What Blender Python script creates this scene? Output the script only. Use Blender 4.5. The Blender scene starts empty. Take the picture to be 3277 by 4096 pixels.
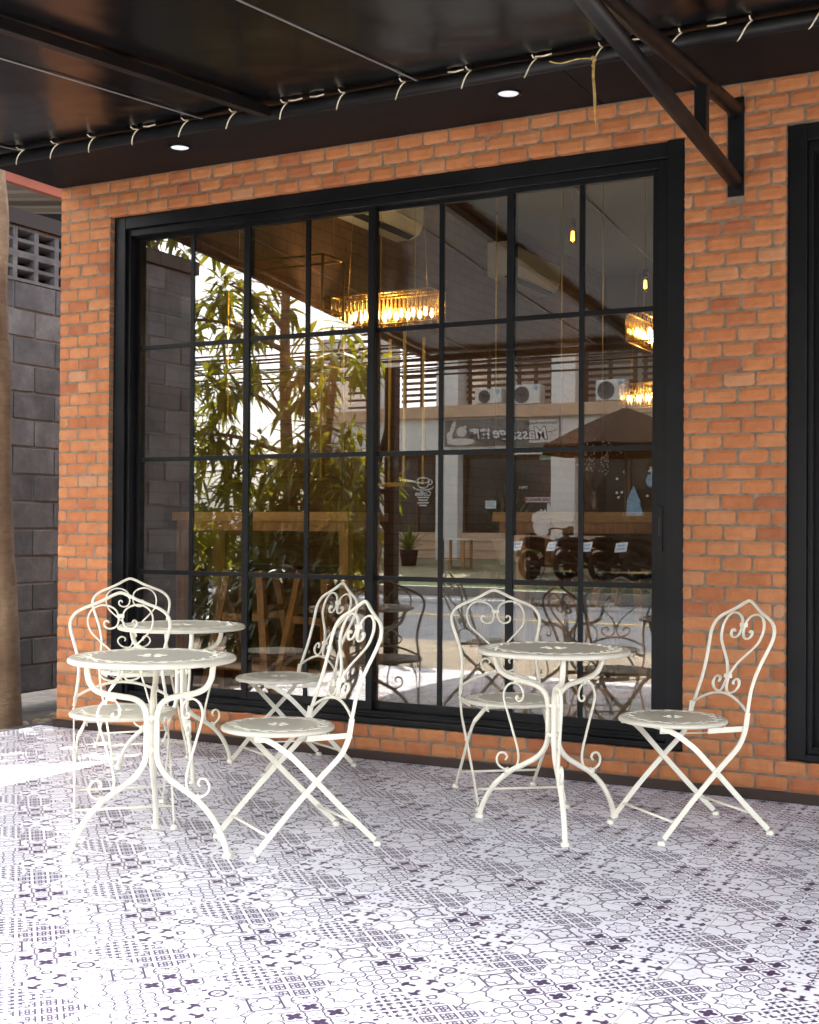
import bpy, bmesh, math, random
from mathutils import Vector, Matrix, noise
R = math.radians
PI = math.pi
scene = bpy.context.scene
COL = scene.collection
random.seed(7)

# ------------------------------------------------------------------ helpers
def link(o):
    COL.objects.link(o)
    return o

def tag(o, label=None, cat=None, group=None, kind=None):
    if label: o['label'] = label
    if cat: o['category'] = cat
    if group: o['group'] = group
    if kind: o['kind'] = kind
    return o

def empty(name, loc=(0, 0, 0), rz=0.0, label=None, cat=None, group=None):
    o = link(bpy.data.objects.new(name, None))
    o.location = loc
    o.rotation_euler = (0, 0, rz)
    o.empty_display_size = 0.1
    return tag(o, label, cat, group)

class MB:
    """collects verts / faces and links them as one mesh object"""
    def __init__(s):
        s.v = []; s.f = []; s.t = []; s.sm = []; s.mi = []; s.cur = 0
    def add(s, verts, faces, tone=0.0, smooth=False):
        b = len(s.v)
        s.v += [tuple(p) for p in verts]
        for f in faces:
            s.f.append(tuple(i + b for i in f)); s.t.append(tone); s.sm.append(smooth); s.mi.append(s.cur)
        return s
    def box(s, x0, x1, y0, y1, z0, z1, tone=0.0):
        v = [(x0, y0, z0), (x1, y0, z0), (x1, y1, z0), (x0, y1, z0), (x0, y0, z1), (x1, y0, z1), (x1, y1, z1), (x0, y1, z1)]
        return s.add(v, [(0, 3, 2, 1), (4, 5, 6, 7), (0, 1, 5, 4), (1, 2, 6, 5), (2, 3, 7, 6), (3, 0, 4, 7)], tone)
    def bbox(s, x0, x1, y0, y1, z0, z1, b=0.003, tone=0.0):
        """box with chamfered edges"""
        bm = bmesh.new()
        bmesh.ops.create_cube(bm, size=1)
        for v in bm.verts:
            v.co = Vector(((x0 + x1) / 2 + v.co.x * (x1 - x0), (y0 + y1) / 2 + v.co.y * (y1 - y0), (z0 + z1) / 2 + v.co.z * (z1 - z0)))
        bmesh.ops.bevel(bm, geom=bm.edges[:], offset=b, segments=2, affect='EDGES', profile=0.6)
        bm.verts.index_update()
        s.add([v.co[:] for v in bm.verts], [[v.index for v in f.verts] for f in bm.faces], tone)
        bm.free()
        return s
    def tube(s, pts, ra, rb=None, N=None, n=8, cap=True, radii=None, closed=False, rect=False, tone=0.0):
        """sweep an ellipse (ra in the plane, rb along N) along pts"""
        pts = [Vector(p) for p in pts]
        rb = ra if rb is None else rb
        m = len(pts)
        T = []
        for i in range(m):
            a = pts[(i - 1) % m] if (i > 0 or closed) else pts[i]
            c = pts[(i + 1) % m] if (i < m - 1 or closed) else pts[i]
            d = c - a
            T.append(d.normalized() if d.length > 1e-9 else Vector((0, 0, 1)))
        if N is None:
            h = Vector((0, 0, 1)) if abs(T[0].z) < 0.9 else Vector((1, 0, 0))
            nn = T[0].cross(h).normalized()
            fr = [nn]
            for i in range(1, m):
                q = T[i - 1].rotation_difference(T[i])
                nn = q @ nn
                fr.append(nn)
        else:
            fr = [Vector(N).normalized()] * m
        vs = []
        nseg = 4 if rect else n
        for i in range(m):
            nv = (fr[i] - T[i] * fr[i].dot(T[i])).normalized()
            u = T[i].cross(nv).normalized()
            k = radii[i] if radii else 1.0
            for j in range(nseg):
                if rect:
                    cx, sx = [(1, 1), (-1, 1), (-1, -1), (1, -1)][j]
                else:
                    a = 2 * PI * j / nseg
                    cx, sx = math.cos(a), math.sin(a)
                vs.append(pts[i] + u * (cx * ra * k) + nv * (sx * rb * k))
        fs = []
        rng = m if closed else m - 1
        for i in range(rng):
            for j in range(nseg):
                a = i * nseg + j; b = i * nseg + (j + 1) % nseg
                c = ((i + 1) % m) * nseg + (j + 1) % nseg; d = ((i + 1) % m) * nseg + j
                fs.append((a, b, c, d))
        if cap and not closed:
            fs.append(tuple(range(nseg - 1, -1, -1)))
            fs.append(tuple(range((m - 1) * nseg, m * nseg)))
        return s.add(vs, fs, tone, not rect)
    def lathe(s, prof, c=(0, 0, 0), n=48, tone=0.0, smooth=True, closed=False):
        vs = []; fs = []; m = len(prof)
        for j in range(n):
            a = 2 * PI * j / n
            for (r, z) in prof:
                vs.append((c[0] + r * math.cos(a), c[1] + r * math.sin(a), c[2] + z))
        for j in range(n):
            k = (j + 1) % n
            for i in range(m - 1 + (1 if closed else 0)):
                i2 = (i + 1) % m
                fs.append((j * m + i, k * m + i, k * m + i2, j * m + i2))
        return s.add(vs, fs, tone, smooth)
    def build(s, name, mat, parent=None, loc=None, rot=None, autosmooth=True):
        me = bpy.data.meshes.new(name)
        me.from_pydata(s.v, [], s.f)
        me.update()
        me.polygons.foreach_set('use_smooth', s.sm)
        if any(s.t):
            at = me.attributes.new('tone', 'FLOAT', 'FACE')
            at.data.foreach_set('value', s.t)
        o = link(bpy.data.objects.new(name, me))
        if isinstance(mat, (list, tuple)):
            for q in mat: me.materials.append(q)
            me.polygons.foreach_set('material_index', s.mi)
        else:
            me.materials.append(mat)
        if parent: o.parent = parent
        if loc: o.location = loc
        if rot: o.rotation_euler = rot
        return o

def cr(pts, k=6, closed=False):
    """Catmull-Rom through pts"""
    P = [Vector(p) for p in pts]
    out = []
    n = len(P)
    for i in range(n - 1):
        p0 = P[max(i - 1, 0)]; p1 = P[i]; p2 = P[i + 1]; p3 = P[min(i + 2, n - 1)]
        for j in range(k):
            t = j / k
            out.append(0.5 * ((2 * p1) + (p2 - p0) * t + (2 * p0 - 5 * p1 + 4 * p2 - p3) * t * t + (3 * p1 - p0 - 3 * p2 + p3) * t ** 3))
    out.append(P[-1])
    return out

def copy_tree(o, parent=None):
    c = o.copy()
    COL.objects.link(c)
    if parent: c.parent = parent
    for ch in [q for q in list(o.children)]:
        copy_tree(ch, c)
    return c

# ------------------------------------------------------------------ node helpers
class NT:
    def __init__(s, tree): s.t = tree
    def n(s, typ, **kw):
        nd = s.t.nodes.new(typ)
        for k, v in kw.items(): setattr(nd, k, v)
        return nd
    def l(s, a, b): s.t.links.new(a, b)

class S:
    """scalar expression that builds Math nodes"""
    nt = None
    def __init__(s, x): s.x = x
    @staticmethod
    def op(o, *a):
        nd = S.nt.n('ShaderNodeMath', operation=o)
        for i, v in enumerate(a):
            if isinstance(v, S) and not isinstance(v.x, (int, float)): S.nt.l(v.x, nd.inputs[i])
            else: nd.inputs[i].default_value = float(v.x if isinstance(v, S) else v)
        return S(nd.outputs[0])
    def __add__(a, b): return S.op('ADD', a, b)
    __radd__ = __add__
    def __sub__(a, b): return S.op('SUBTRACT', a, b)
    def __rsub__(a, b): return S.op('SUBTRACT', b, a)
    def __mul__(a, b): return S.op('MULTIPLY', a, b)
    __rmul__ = __mul__
    def __truediv__(a, b): return S.op('DIVIDE', a, b)
def Abs(a): return S.op('ABSOLUTE', a)
def Min(a, b): return S.op('MINIMUM', a, b)
def Max(a, b): return S.op('MAXIMUM', a, b)
def Sqrt(a): return S.op('SQRT', a)
def Floor(a): return S.op('FLOOR', a)
def Fract(a): return S.op('FRACT', a)
def Cos(a): return S.op('COSINE', a)
def Sin(a): return S.op('SINE', a)
def Atan2(a, b): return S.op('ARCTAN2', a, b)
def Len(a, b): return Sqrt(a * a + b * b)
def Less(a, b): return S.op('LESS_THAN', a, b)
def MinN(*a):
    r = a[0]
    for q in a[1:]: r = Min(r, q)
    return r

def material(name):
    m = bpy.data.materials.new(name)
    m.use_nodes = True
    nt = NT(m.node_tree)
    bsdf = m.node_tree.nodes['Principled BSDF']
    return m, nt, bsdf, m.node_tree.nodes['Material Output']

def rgba(c): return (c[0], c[1], c[2], 1.0)

def mix_col(nt, fac, a, b, blend='MIX'):
    nd = nt.n('ShaderNodeMix', data_type='RGBA', blend_type=blend)
    for sock, v in ((nd.inputs[0], fac), (nd.inputs[6], a), (nd.inputs[7], b)):
        if hasattr(v, 'is_linked') or hasattr(v, 'links'): nt.l(v, sock)
        elif isinstance(v, (tuple, list)): sock.default_value = rgba(v)
        else: sock.default_value = v
    return nd.outputs[2]

def ramp(nt, src, stops):
    nd = nt.n('ShaderNodeValToRGB')
    nt.l(src, nd.inputs[0])
    el = nd.color_ramp.elements
    while len(el) < len(stops): el.new(0.5)
    for e, (p, c) in zip(el, stops):
        e.position = p
        e.color = rgba(c) if isinstance(c, (tuple, list)) else (c, c, c, 1)
    return nd.outputs[0]

def noise_tex(nt, scale, detail=4, rough=0.55, co='Object', vec=None, stretch=None):
    nd = nt.n('ShaderNodeTexNoise')
    nd.inputs['Scale'].default_value = scale
    nd.inputs['Detail'].default_value = detail
    nd.inputs['Roughness'].default_value = rough
    if vec is None:
        tc = nt.n('ShaderNodeTexCoord')
        vec = tc.outputs[co]
    if stretch:
        mp = nt.n('ShaderNodeMapping')
        mp.inputs['Scale'].default_value = stretch
        nt.l(vec, mp.inputs['Vector']); vec = mp.outputs[0]
    nt.l(vec, nd.inputs['Vector'])
    return nd.outputs['Fac']

def bump(nt, bsdf, h, strength=0.3, dist=0.01):
    b = nt.n('ShaderNodeBump')
    b.inputs['Strength'].default_value = strength
    b.inputs['Distance'].default_value = dist
    nt.l(h, b.inputs['Height'])
    nt.l(b.outputs[0], bsdf.inputs['Normal'])
    return b

def simple(name, col, rough=0.5, metal=0.0, var=0.12, scale=8.0, bmp=0.0, spec=None, col2=None, bscale=None, co='Object', stretch=None):
    m, nt, b, out = material(name)
    f = noise_tex(nt, scale, co=co, stretch=stretch)
    c2 = col2 if col2 else tuple(x * (1 - var * 2) for x in col)
    c1 = col if col2 else tuple(min(1, x * (1 + var)) for x in col)
    r = ramp(nt, f, [(0.3, c2), (0.7, c1)])
    nt.l(r, b.inputs['Base Color'])
    b.inputs['Metallic'].default_value = metal
    rr = nt.n('ShaderNodeMapRange')
    nt.l(f, rr.inputs[0])
    rr.inputs[3].default_value = max(0.03, rough - 0.08); rr.inputs[4].default_value = min(1, rough + 0.08)
    nt.l(rr.outputs[0], b.inputs['Roughness'])
    if spec is not None: b.inputs['Specular IOR Level'].default_value = spec
    if bmp:
        bump(nt, b, noise_tex(nt, bscale or scale * 8, co=co, stretch=stretch), bmp, 0.004)
    return m

def emit(name, col, strength):
    m, nt, b, out = material(name)
    b.inputs['Base Color'].default_value = rgba((0.8, 0.8, 0.8))
    b.inputs['Emission Color'].default_value = rgba(col)
    b.inputs['Emission Strength'].default_value = strength
    return m

# ------------------------------------------------------------------ materials
M = {}
M['cream'] = simple('cream_paint', (0.82, 0.80, 0.675), 0.34, var=0.03, scale=14, bmp=0.05, bscale=160)
M['black_metal'] = simple('black_metal', (0.0045, 0.005, 0.0068), 0.42, var=0.3, scale=5, bmp=0.05, bscale=60, spec=0.26)
M['pipe'] = simple('black_pipe', (0.009, 0.010, 0.012), 0.48, spec=0.3, var=0.4, scale=9, bmp=0.08, bscale=40)
M['rusty_tube'] = simple('worn_black_tube', (0.0055, 0.0058, 0.0065), 0.42, spec=0.3, scale=7, col2=(0.013, 0.0095, 0.0085), bmp=0.1, bscale=50)
M['soffit'] = simple('black_board', (0.0042, 0.0048, 0.0065), 0.6, spec=0.25, var=0.25, scale=3, bmp=0.04, bscale=30)
M['rope'] = simple('cream_rope', (0.82, 0.77, 0.60), 0.8, var=0.15, scale=60, bmp=0.3, bscale=400)
M['twine'] = simple('dry_twine', (0.55, 0.38, 0.14), 0.85, var=0.25, scale=50)
M['skirting'] = simple('dark_brown_skirting', (0.035, 0.018, 0.013), 0.42, var=0.15, scale=6)
M['mortar'] = simple('grey_mortar', (0.25, 0.19, 0.14), 0.95, var=0.18, scale=30, bmp=0.6, bscale=220)
M['gold'] = simple('brushed_gold', (0.75, 0.47, 0.12), 0.3, metal=0.9, var=0.08)
M['white_plastic'] = simple('white_plastic', (0.72, 0.71, 0.66), 0.4, var=0.03)
M['grey_plastic'] = simple('grey_plastic', (0.2, 0.2, 0.2), 0.45, var=0.1)
M['dark'] = simple('dark_void', (0.012, 0.012, 0.012), 0.6, var=0.2)
M['concrete'] = simple('concrete', (0.215, 0.18, 0.135), 0.9, var=0.15, scale=2.5, bmp=0.3, bscale=40)
M['asphalt'] = simple('asphalt', (0.058, 0.067, 0.084), 0.9, var=0.1, scale=1.2, bmp=0.4, bscale=120)
M['kerb'] = simple('kerb_concrete', (0.36, 0.34, 0.30), 0.9, var=0.12, scale=4, bmp=0.2)
M['yellow_paint'] = simple('yellow_road_paint', (0.62, 0.40, 0.06), 0.8, var=0.1, scale=20)
M['white_paint'] = simple('white_road_paint', (0.72, 0.72, 0.70), 0.8, var=0.1, scale=20)
M['soil'] = simple('dark_soil', (0.075, 0.055, 0.038), 0.95, var=0.35, scale=9, bmp=0.8, bscale=60)
M['white_wall'] = simple('white_render', (0.83, 0.82, 0.78), 0.85, var=0.05, scale=1.5, bmp=0.1)
M['peach'] = simple('peach_render', (0.66, 0.46, 0.31), 0.85, var=0.07, scale=1.5, bmp=0.1)
M['brown_wood'] = simple('dark_brown_slat', (0.09, 0.055, 0.035), 0.6, var=0.2, scale=5, stretch=(1, 8, 8))
M['dark_glass'] = simple('dark_shop_glass', (0.045, 0.043, 0.04), 0.1, var=0.4, scale=0.9)
M['black_rubber'] = simple('black_rubber', (0.010, 0.010, 0.010), 0.75, var=0.2, spec=0.2)
M['bike_black'] = simple('bike_black_paint', (0.008, 0.008, 0.010), 0.45, var=0.2, spec=0.25)
M['bike_metal'] = simple('dull_bike_metal', (0.03, 0.03, 0.032), 0.5, metal=0.6, var=0.2)
M['chrome'] = simple('chrome', (0.6, 0.6, 0.6), 0.2, metal=1.0, var=0.05)
M['plate_white'] = simple('white_plate', (0.75, 0.75, 0.76), 0.4, var=0.03)
M['parasol'] = simple('brown_canvas', (0.012, 0.006, 0.0045), 0.95, var=0.15, scale=3, spec=0.05)
M['grass'] = simple('green_verge', (0.05, 0.09, 0.03), 0.95, var=0.35, scale=6, bmp=0.6, bscale=80)
M['terracotta'] = simple('brick_paver', (0.33, 0.27, 0.18), 0.9, var=0.15, scale=3)
M['orange_beam'] = simple('red_oxide_paint', (0.36, 0.085, 0.035), 0.5, var=0.12, scale=3)
M['roof_sheet'] = simple('dark_roof_sheet', (0.014, 0.015, 0.017), 0.5, var=0.2)
M['orange_indic'] = simple('orange_plastic', (0.8, 0.28, 0.03), 0.3, var=0.05)
M['ceiling_in'] = simple('grey_ceiling', (0.17, 0.18, 0.215), 0.9, var=0.04, scale=1)
M['back_wall'] = simple('taupe_wall', (0.13, 0.095, 0.075), 0.85, var=0.08, scale=1)
M['blue_print'] = simple('pale_blue_print', (0.25, 0.45, 0.62), 0.6, var=0.15, scale=10)
M['pale_print'] = simple('pale_print', (0.72, 0.76, 0.78), 0.6, var=0.05, scale=10)
M['red_print'] = simple('dark_red_print', (0.35, 0.03, 0.06), 0.6, var=0.1)
M['banner_dark'] = simple('banner_dark_print', (0.10, 0.085, 0.075), 0.6, col2=(0.24, 0.235, 0.22), scale=1.6)
M['banner_pale'] = simple('banner_pale_print', (0.66, 0.63, 0.58), 0.6, var=0.05, scale=2)
M['letter_white'] = simple('white_letter', (0.8, 0.8, 0.78), 0.5, var=0.02)
M['letter_dark'] = simple('dark_letter', (0.05, 0.04, 0.04), 0.5, var=0.1)
M['flower_red'] = simple('red_petal', (0.5, 0.03, 0.05), 0.6, var=0.2)
M['flower_white'] = simple('white_petal', (0.75, 0.72, 0.62), 0.7, var=0.1)
M['straw'] = simple('dry_straw', (0.52, 0.36, 0.14), 0.85, var=0.2, scale=30)

def wood(name, c1, c2, scale=3.0, stretch=(1.2, 14, 14), rough=0.45):
    m, nt, b, out = material(name)
    f = noise_tex(nt, scale, 6, 0.6, stretch=stretch)
    g = noise_tex(nt, scale * 9, 3, 0.6, stretch=stretch)
    c = ramp(nt, f, [(0.3, c2), (0.68, c1)])
    c = mix_col(nt, 0.35, c, ramp(nt, g, [(0.35, (0.25, 0.2, 0.15)), (0.6, (1, 1, 1))]), 'MULTIPLY')
    nt.l(c, b.inputs['Base Color'])
    b.inputs['Roughness'].default_value = rough
    bump(nt, b, g, 0.15, 0.003)
    return m
M['pine'] = wood('pine_board', (0.80, 0.44, 0.16), (0.62, 0.31, 0.10))
M['pine_leg'] = wood('pine_post', (0.60, 0.29, 0.10), (0.40, 0.18, 0.06), stretch=(12, 12, 1.0))
M['pine_dark'] = wood('dark_seat_wood', (0.05, 0.03, 0.02), (0.025, 0.015, 0.01))
M['bark'] = None
def bark():
    m, nt, b, out = material('smooth_brown_bark')
    f = noise_tex(nt, 5, 6, 0.6, stretch=(1, 1, 0.6))
    g = noise_tex(nt, 28, 5, 0.65, stretch=(0.35, 0.35, 1.5))
    c = ramp(nt, f, [(0.25, (0.12, 0.073, 0.042)), (0.5, (0.24, 0.152, 0.09)), (0.72, (0.40, 0.285, 0.18))])
    c = mix_col(nt, 0.4, c, ramp(nt, g, [(0.3, (0.45, 0.4, 0.35)), (0.55, (1, 1, 1))]), 'MULTIPLY')
    nt.l(c, b.inputs['Base Color'])
    b.inputs['Roughness'].default_value = 0.8
    bump(nt, b, g, 0.6, 0.02)
    return m
M['bark'] = bark()

def leaf(name, c1, c2, trans=0.45):
    m, nt, b, out = material(name)
    at = nt.n('ShaderNodeAttribute', attribute_name='tone')
    c = ramp(nt, at.outputs['Fac'], [(0.0, c2), (1.0, c1)])
    nt.l(c, b.inputs['Base Color'])
    b.inputs['Roughness'].default_value = 0.4
    tr = nt.n('ShaderNodeBsdfTranslucent')
    c2n = mix_col(nt, 1.0, c, (1.5, 1.35, 0.35), 'MULTIPLY')
    nt.l(c2n, tr.inputs['Color'])
    mx = nt.n('ShaderNodeMixShader')
    mx.inputs[0].default_value = trans
    nt.l(b.outputs[0], mx.inputs[1]); nt.l(tr.outputs[0], mx.inputs[2])
    nt.l(mx.outputs[0], out.inputs[0])
    return m
M['leaf'] = leaf('long_leaf', (0.22, 0.22, 0.03), (0.09, 0.12, 0.02), 0.5)
M['leaf_dark'] = leaf('dark_leaf', (0.05, 0.09, 0.022), (0.018, 0.045, 0.012), 0.25)
M['leaf_pot'] = leaf('pot_leaf', (0.10, 0.17, 0.04), (0.05, 0.10, 0.02), 0.3)

def brick_mat():
    m, nt, b, out = material('orange_fired_brick')
    at = nt.n('ShaderNodeAttribute', attribute_name='tone')
    base = ramp(nt, at.outputs['Fac'], [(0.0, (0.37, 0.140, 0.072)), (0.18, (0.46, 0.172, 0.078)), (0.5, (0.53, 0.216, 0.090)), (0.8, (0.55, 0.245, 0.112)), (1.0, (0.53, 0.28, 0.155))])
    f = noise_tex(nt, 14, 5, 0.6)
    g = noise_tex(nt, 130, 3, 0.6)
    c = mix_col(nt, 0.55, base, ramp(nt, f, [(0.3, (0.72, 0.66, 0.62)), (0.62, (1.08, 1.06, 1.05))]), 'MULTIPLY')
    wth = noise_tex(nt, 1.6, 5, 0.65)
    c = mix_col(nt, 1.0, c, ramp(nt, wth, [(0.32, (0.86, 0.84, 0.83)), (0.55, (1, 1, 1)), (0.75, (1.06, 1.05, 1.03))]), 'MULTIPLY')
    pits = ramp(nt, g, [(0.24, (0.35, 0.3, 0.28)), (0.34, (1, 1, 1))])
    c = mix_col(nt, 0.8, c, pits, 'MULTIPLY')
    nt.l(c, b.inputs['Base Color'])
    b.inputs['Roughness'].default_value = 0.88
    b.inputs['Specular IOR Level'].default_value = 0.25
    mxh = nt.n('ShaderNodeMath', operation='ADD')
    nt.l(f, mxh.inputs[0]); nt.l(g, mxh.inputs[1])
    bump(nt, b, mxh.outputs[0], 0.45, 0.004)
    return m
M['brick'] = brick_mat()

def inner_brick(axis):
    """painted-on brick courses for walls that are only seen through the glass"""
    m, nt, b, out = material('interior_brick')
    geo = nt.n('ShaderNodeNewGeometry')
    sep = nt.n('ShaderNodeSeparateXYZ'); nt.l(geo.outputs['Position'], sep.inputs[0])
    cmb = nt.n('ShaderNodeCombineXYZ')
    nt.l(sep.outputs[axis], cmb.inputs[0]); nt.l(sep.outputs[2], cmb.inputs[1])
    bt = nt.n('ShaderNodeTexBrick')
    nt.l(cmb.outputs[0], bt.inputs['Vector'])
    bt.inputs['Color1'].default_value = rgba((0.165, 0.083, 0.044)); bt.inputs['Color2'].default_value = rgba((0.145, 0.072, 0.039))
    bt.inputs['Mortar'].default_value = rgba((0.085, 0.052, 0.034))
    bt.inputs['Scale'].default_value = 1.0
    bt.inputs['Mortar Size'].default_value = 0.006
    bt.inputs['Brick Width'].default_value = 0.19; bt.inputs['Row Height'].default_value = 0.082
    f = noise_tex(nt, 9, 5, 0.6, vec=geo.outputs['Position'])
    c = mix_col(nt, 0.5, bt.outputs['Color'], ramp(nt, f, [(0.3, (0.6, 0.55, 0.5)), (0.65, (1.05, 1.05, 1.05))]), 'MULTIPLY')
    nt.l(c, b.inputs['Base Color'])
    b.inputs['Roughness'].default_value = 0.9
    return m
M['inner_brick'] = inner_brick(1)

def glass_mat(name='clear_window_glass', f0=0.108, tint=(0.82, 0.80, 0.75), rough=0.0):
    m, nt, b, out = material(name)
    nt.t.nodes.remove(b)
    lw = nt.n('ShaderNodeLayerWeight'); lw.inputs[0].default_value = 0.5
    S.nt = nt
    # Facing = 1 - |N.I| ; Schlick
    fc = S(lw.outputs['Facing'])
    p = S.op('POWER', fc, 5.0) * (1 - f0) + f0
    tr = nt.n('ShaderNodeBsdfTransparent'); tr.inputs[0].default_value = rgba(tint)
    gl = nt.n('ShaderNodeBsdfGlossy'); gl.inputs['Roughness'].default_value = rough
    gl.inputs['Color'].default_value = rgba((1, 1, 1))
    geo = nt.n('ShaderNodeNewGeometry')
    nz = nt.n('ShaderNodeTexNoise'); nz.inputs['Scale'].default_value = 1.3; nz.inputs['Detail'].default_value = 1.0
    nt.l(geo.outputs['Position'], nz.inputs['Vector'])
    bp = nt.n('ShaderNodeBump'); bp.inputs['Strength'].default_value = 0.12; bp.inputs['Distance'].default_value = 0.0008
    nt.l(nz.outputs['Fac'], bp.inputs['Height']); nt.l(bp.outputs[0], gl.inputs['Normal'])
    mx = nt.n('ShaderNodeMixShader')
    nt.l(p.x, mx.inputs[0]); nt.l(tr.outputs[0], mx.inputs[1]); nt.l(gl.outputs[0], mx.inputs[2])
    nt.l(mx.outputs[0], out.inputs[0])
    return m
M['glass'] = glass_mat()
def crystal_mat():
    m, nt, b, out = material('amber_crystal_rod')
    nt.t.nodes.remove(b)
    tr = nt.n('ShaderNodeBsdfTransparent'); tr.inputs[0].default_value = rgba((0.95, 0.86, 0.64))
    df = nt.n('ShaderNodeBsdfTranslucent'); df.inputs[0].default_value = rgba((0.85, 0.58, 0.18))
    gl = nt.n('ShaderNodeBsdfGlossy'); gl.inputs['Roughness'].default_value = 0.12; gl.inputs['Color'].default_value = rgba((1, 0.9, 0.7))
    lw = nt.n('ShaderNodeLayerWeight'); lw.inputs[0].default_value = 0.5
    m1 = nt.n('ShaderNodeMixShader'); m1.inputs[0].default_value = 0.10
    nt.l(tr.outputs[0], m1.inputs[1]); nt.l(df.outputs[0], m1.inputs[2])
    m2 = nt.n('ShaderNodeMixShader'); nt.l(lw.outputs['Facing'], m2.inputs[0]); nt.l(m1.outputs[0], m2.inputs[1]); nt.l(gl.outputs[0], m2.inputs[2])
    nt.l(m2.outputs[0], out.inputs[0])
    return m
M['crystal'] = crystal_mat()
M['goblet'] = glass_mat('clear_goblet', 0.08, (0.93, 0.93, 0.93), 0.02)

def sheet_mat():
    m, nt, b, out = material('black_vinyl_awning')
    f = noise_tex(nt, 1.2, 3, 0.5)
    g = noise_tex(nt, 40, 3, 0.5)
    nt.l(ramp(nt, f, [(0.3, (0.0028, 0.003, 0.004)), (0.7, (0.0045, 0.0048, 0.006))]), b.inputs['Base Color'])
    b.inputs['Roughness'].default_value = 0.2
    b.inputs['Specular IOR Level'].default_value = 0.34
    bump(nt, b, f, 0.5, 0.05)
    return m
M['sheet'] = sheet_mat()

def tile_mat():
    m, nt, b, out = material('patterned_floor_tile')
    S.nt = nt
    geo = nt.n('ShaderNodeNewGeometry')
    sp = nt.n('ShaderNodeSeparateXYZ'); nt.l(geo.outputs['Position'], sp.inputs[0])
    X = S(sp.outputs[0]); Y = S(sp.outputs[1])
    T = 0.4125
    tx = (X + 40 * T + 0.962) / T; ty = (Y + 40 * T + 1.312) / T
    fx = Fract(tx); fy = Fract(ty)
    px = fx * 3; py = fy * 3
    ci = Floor(px); ri = Floor(py)
    u = Fract(px) * 2 - 1; v = Fract(py) * 2 - 1
    au = Abs(u); av = Abs(v)
    r = Len(u, v); th = Atan2(v, u)
    def fill(d, aa=0.02):            # 1 inside (d<0)
        return S.op('MULTIPLY_ADD', d, -1 / (2 * aa), 0.5)
    def cl(x):
        nd = nt.n('ShaderNodeClamp'); nt.l(x.x, nd.inputs[0]); return S(nd.outputs[0])
    def line(d, w): return Abs(d) - w
    mx = Max(au, av); mn = Min(au, av)
    cornr = Len(1 - au, 1 - av)
    # P00 diamond frame with quatrefoil
    p = Abs(au + av - 0.80) - 0.06
    q = line(Len(au - 0.19, av - 0.19) - 0.235, 0.035)
    q = Max(q, 0.12 - (au + av))
    tip = line(Len(mx - 0.86, mn) - 0.13, 0.028)
    tip2 = Max(Abs(mx - 0.86) * mn - 0.004, Len(mx - 0.86, mn) - 0.1)
    P00 = MinN(p, q, tip, tip2, line(cornr - 0.50, 0.034), Len(au - 0.7, av - 0.7) - 0.06)
    # P01 interlaced diamond lattice
    s1 = Fract((u + v) * 1.0 + 0.5) - 0.5; s2 = Fract((u - v) * 1.0 + 0.5) - 0.5
    a1 = Abs(s1); a2 = Abs(s2)
    mm = Max(a1, a2); mi = Min(a1, a2)
    P01 = MinN(line(mm - 0.35, 0.055), line(Len(mm - 0.17, mi) - 0.10, 0.045))
    # P02 ogee star with double lines
    og = r - (0.56 + 0.13 * Cos(4 * th))
    arms = Max(line(mn - 0.11, 0.034), 0.66 - mx)
    P02 = MinN(line(og, 0.042), arms)
    G02 = Max(og * -1 + 0.08, Sin(u * 14) * Sin(v * 14) * 0.5 + 0.1)
    G02b = Len(mx - 0.22, mn) - 0.14
    # P10 four quatrefoils with propellers
    a = Abs(au - 0.5); c = Abs(av - 0.5)
    M1 = Max(a, c); m1 = Min(a, c)
    prop = Len((M1 - 0.17) / 0.175, m1 / 0.125) - 1
    P10 = MinN(prop * 0.13, line(Len(M1 - 0.20, m1) - 0.265, 0.035), Max(Abs(mn) - 0.022, Abs(mx - 0.13) - 0.08), Max(Abs(au - av) - 0.022, Abs(au + av - 0.2) - 0.10))
    # P11 eight-pointed flower
    fl = r - (0.74 - 0.20 * Abs(Sin(4 * th)))
    fl2 = r - (0.42 - 0.16 * Abs(Sin(4 * th + PI / 2)))
    spoke = Max(Abs(Sin(4 * th)) * r - 0.055, Abs(r - 0.55) - 0.07)
    P11 = MinN(line(fl, 0.045), spoke, line(fl2 - 0.02, 0.018), line(cornr - 0.42, 0.034), Len(au - 0.8, av - 0.8) - 0.06)
    # P12 nine circles with asterisks
    cu = Fract((u + 1) * 1.5) - 0.5; cv = Fract((v + 1) * 1.5) - 0.5
    cc = Len(cu, cv); ct = Atan2(cv, cu)
    ast = Max(Abs(Sin(ct * 4)) * cc - 0.055, Abs(cc - 0.19) - 0.12)
    P12 = MinN(line(cc - 0.41, 0.055), ast)
    # P20 ring and concave stars
    st1 = Sqrt(Abs(au - 0.58)) + Sqrt(av + 0.0001) - 0.50
    st2 = Sqrt(Abs(av - 0.58)) + Sqrt(au + 0.0001) - 0.50
    P20 = MinN(line(r - 0.29, 0.06), Min(st1, st2) * 0.5, Max(Abs(Sin(th * 2)) * r - 0.05, r - 0.25), Len(au - 0.5, av - 0.5) - 0.06, line(Max(Abs(mx - 0.9), mn) - 0.09, 0.03), Len(au - 0.82, av - 0.6) - 0.05)
    G20 = line(Len(au - 0.55, av - 0.45) - 0.3, 0.04)
    # P21 bold square lattice
    P21 = Max(line(mm - 0.32, 0.095), 0.10 - Len(mm - 0.36, mi))
    P21 = Min(P21, Len(mm - 0.5, mi) - 0.04)
    # P22 palmettes and curls
    leaf1 = Len((mx - 0.60) / 0.26, mn / 0.28) - 1
    leafc = Len(mx - 0.50, mn - 0.22) - 0.165
    stem = Max(mn - 0.09, Abs(mx - 0.42) - 0.12)
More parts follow.
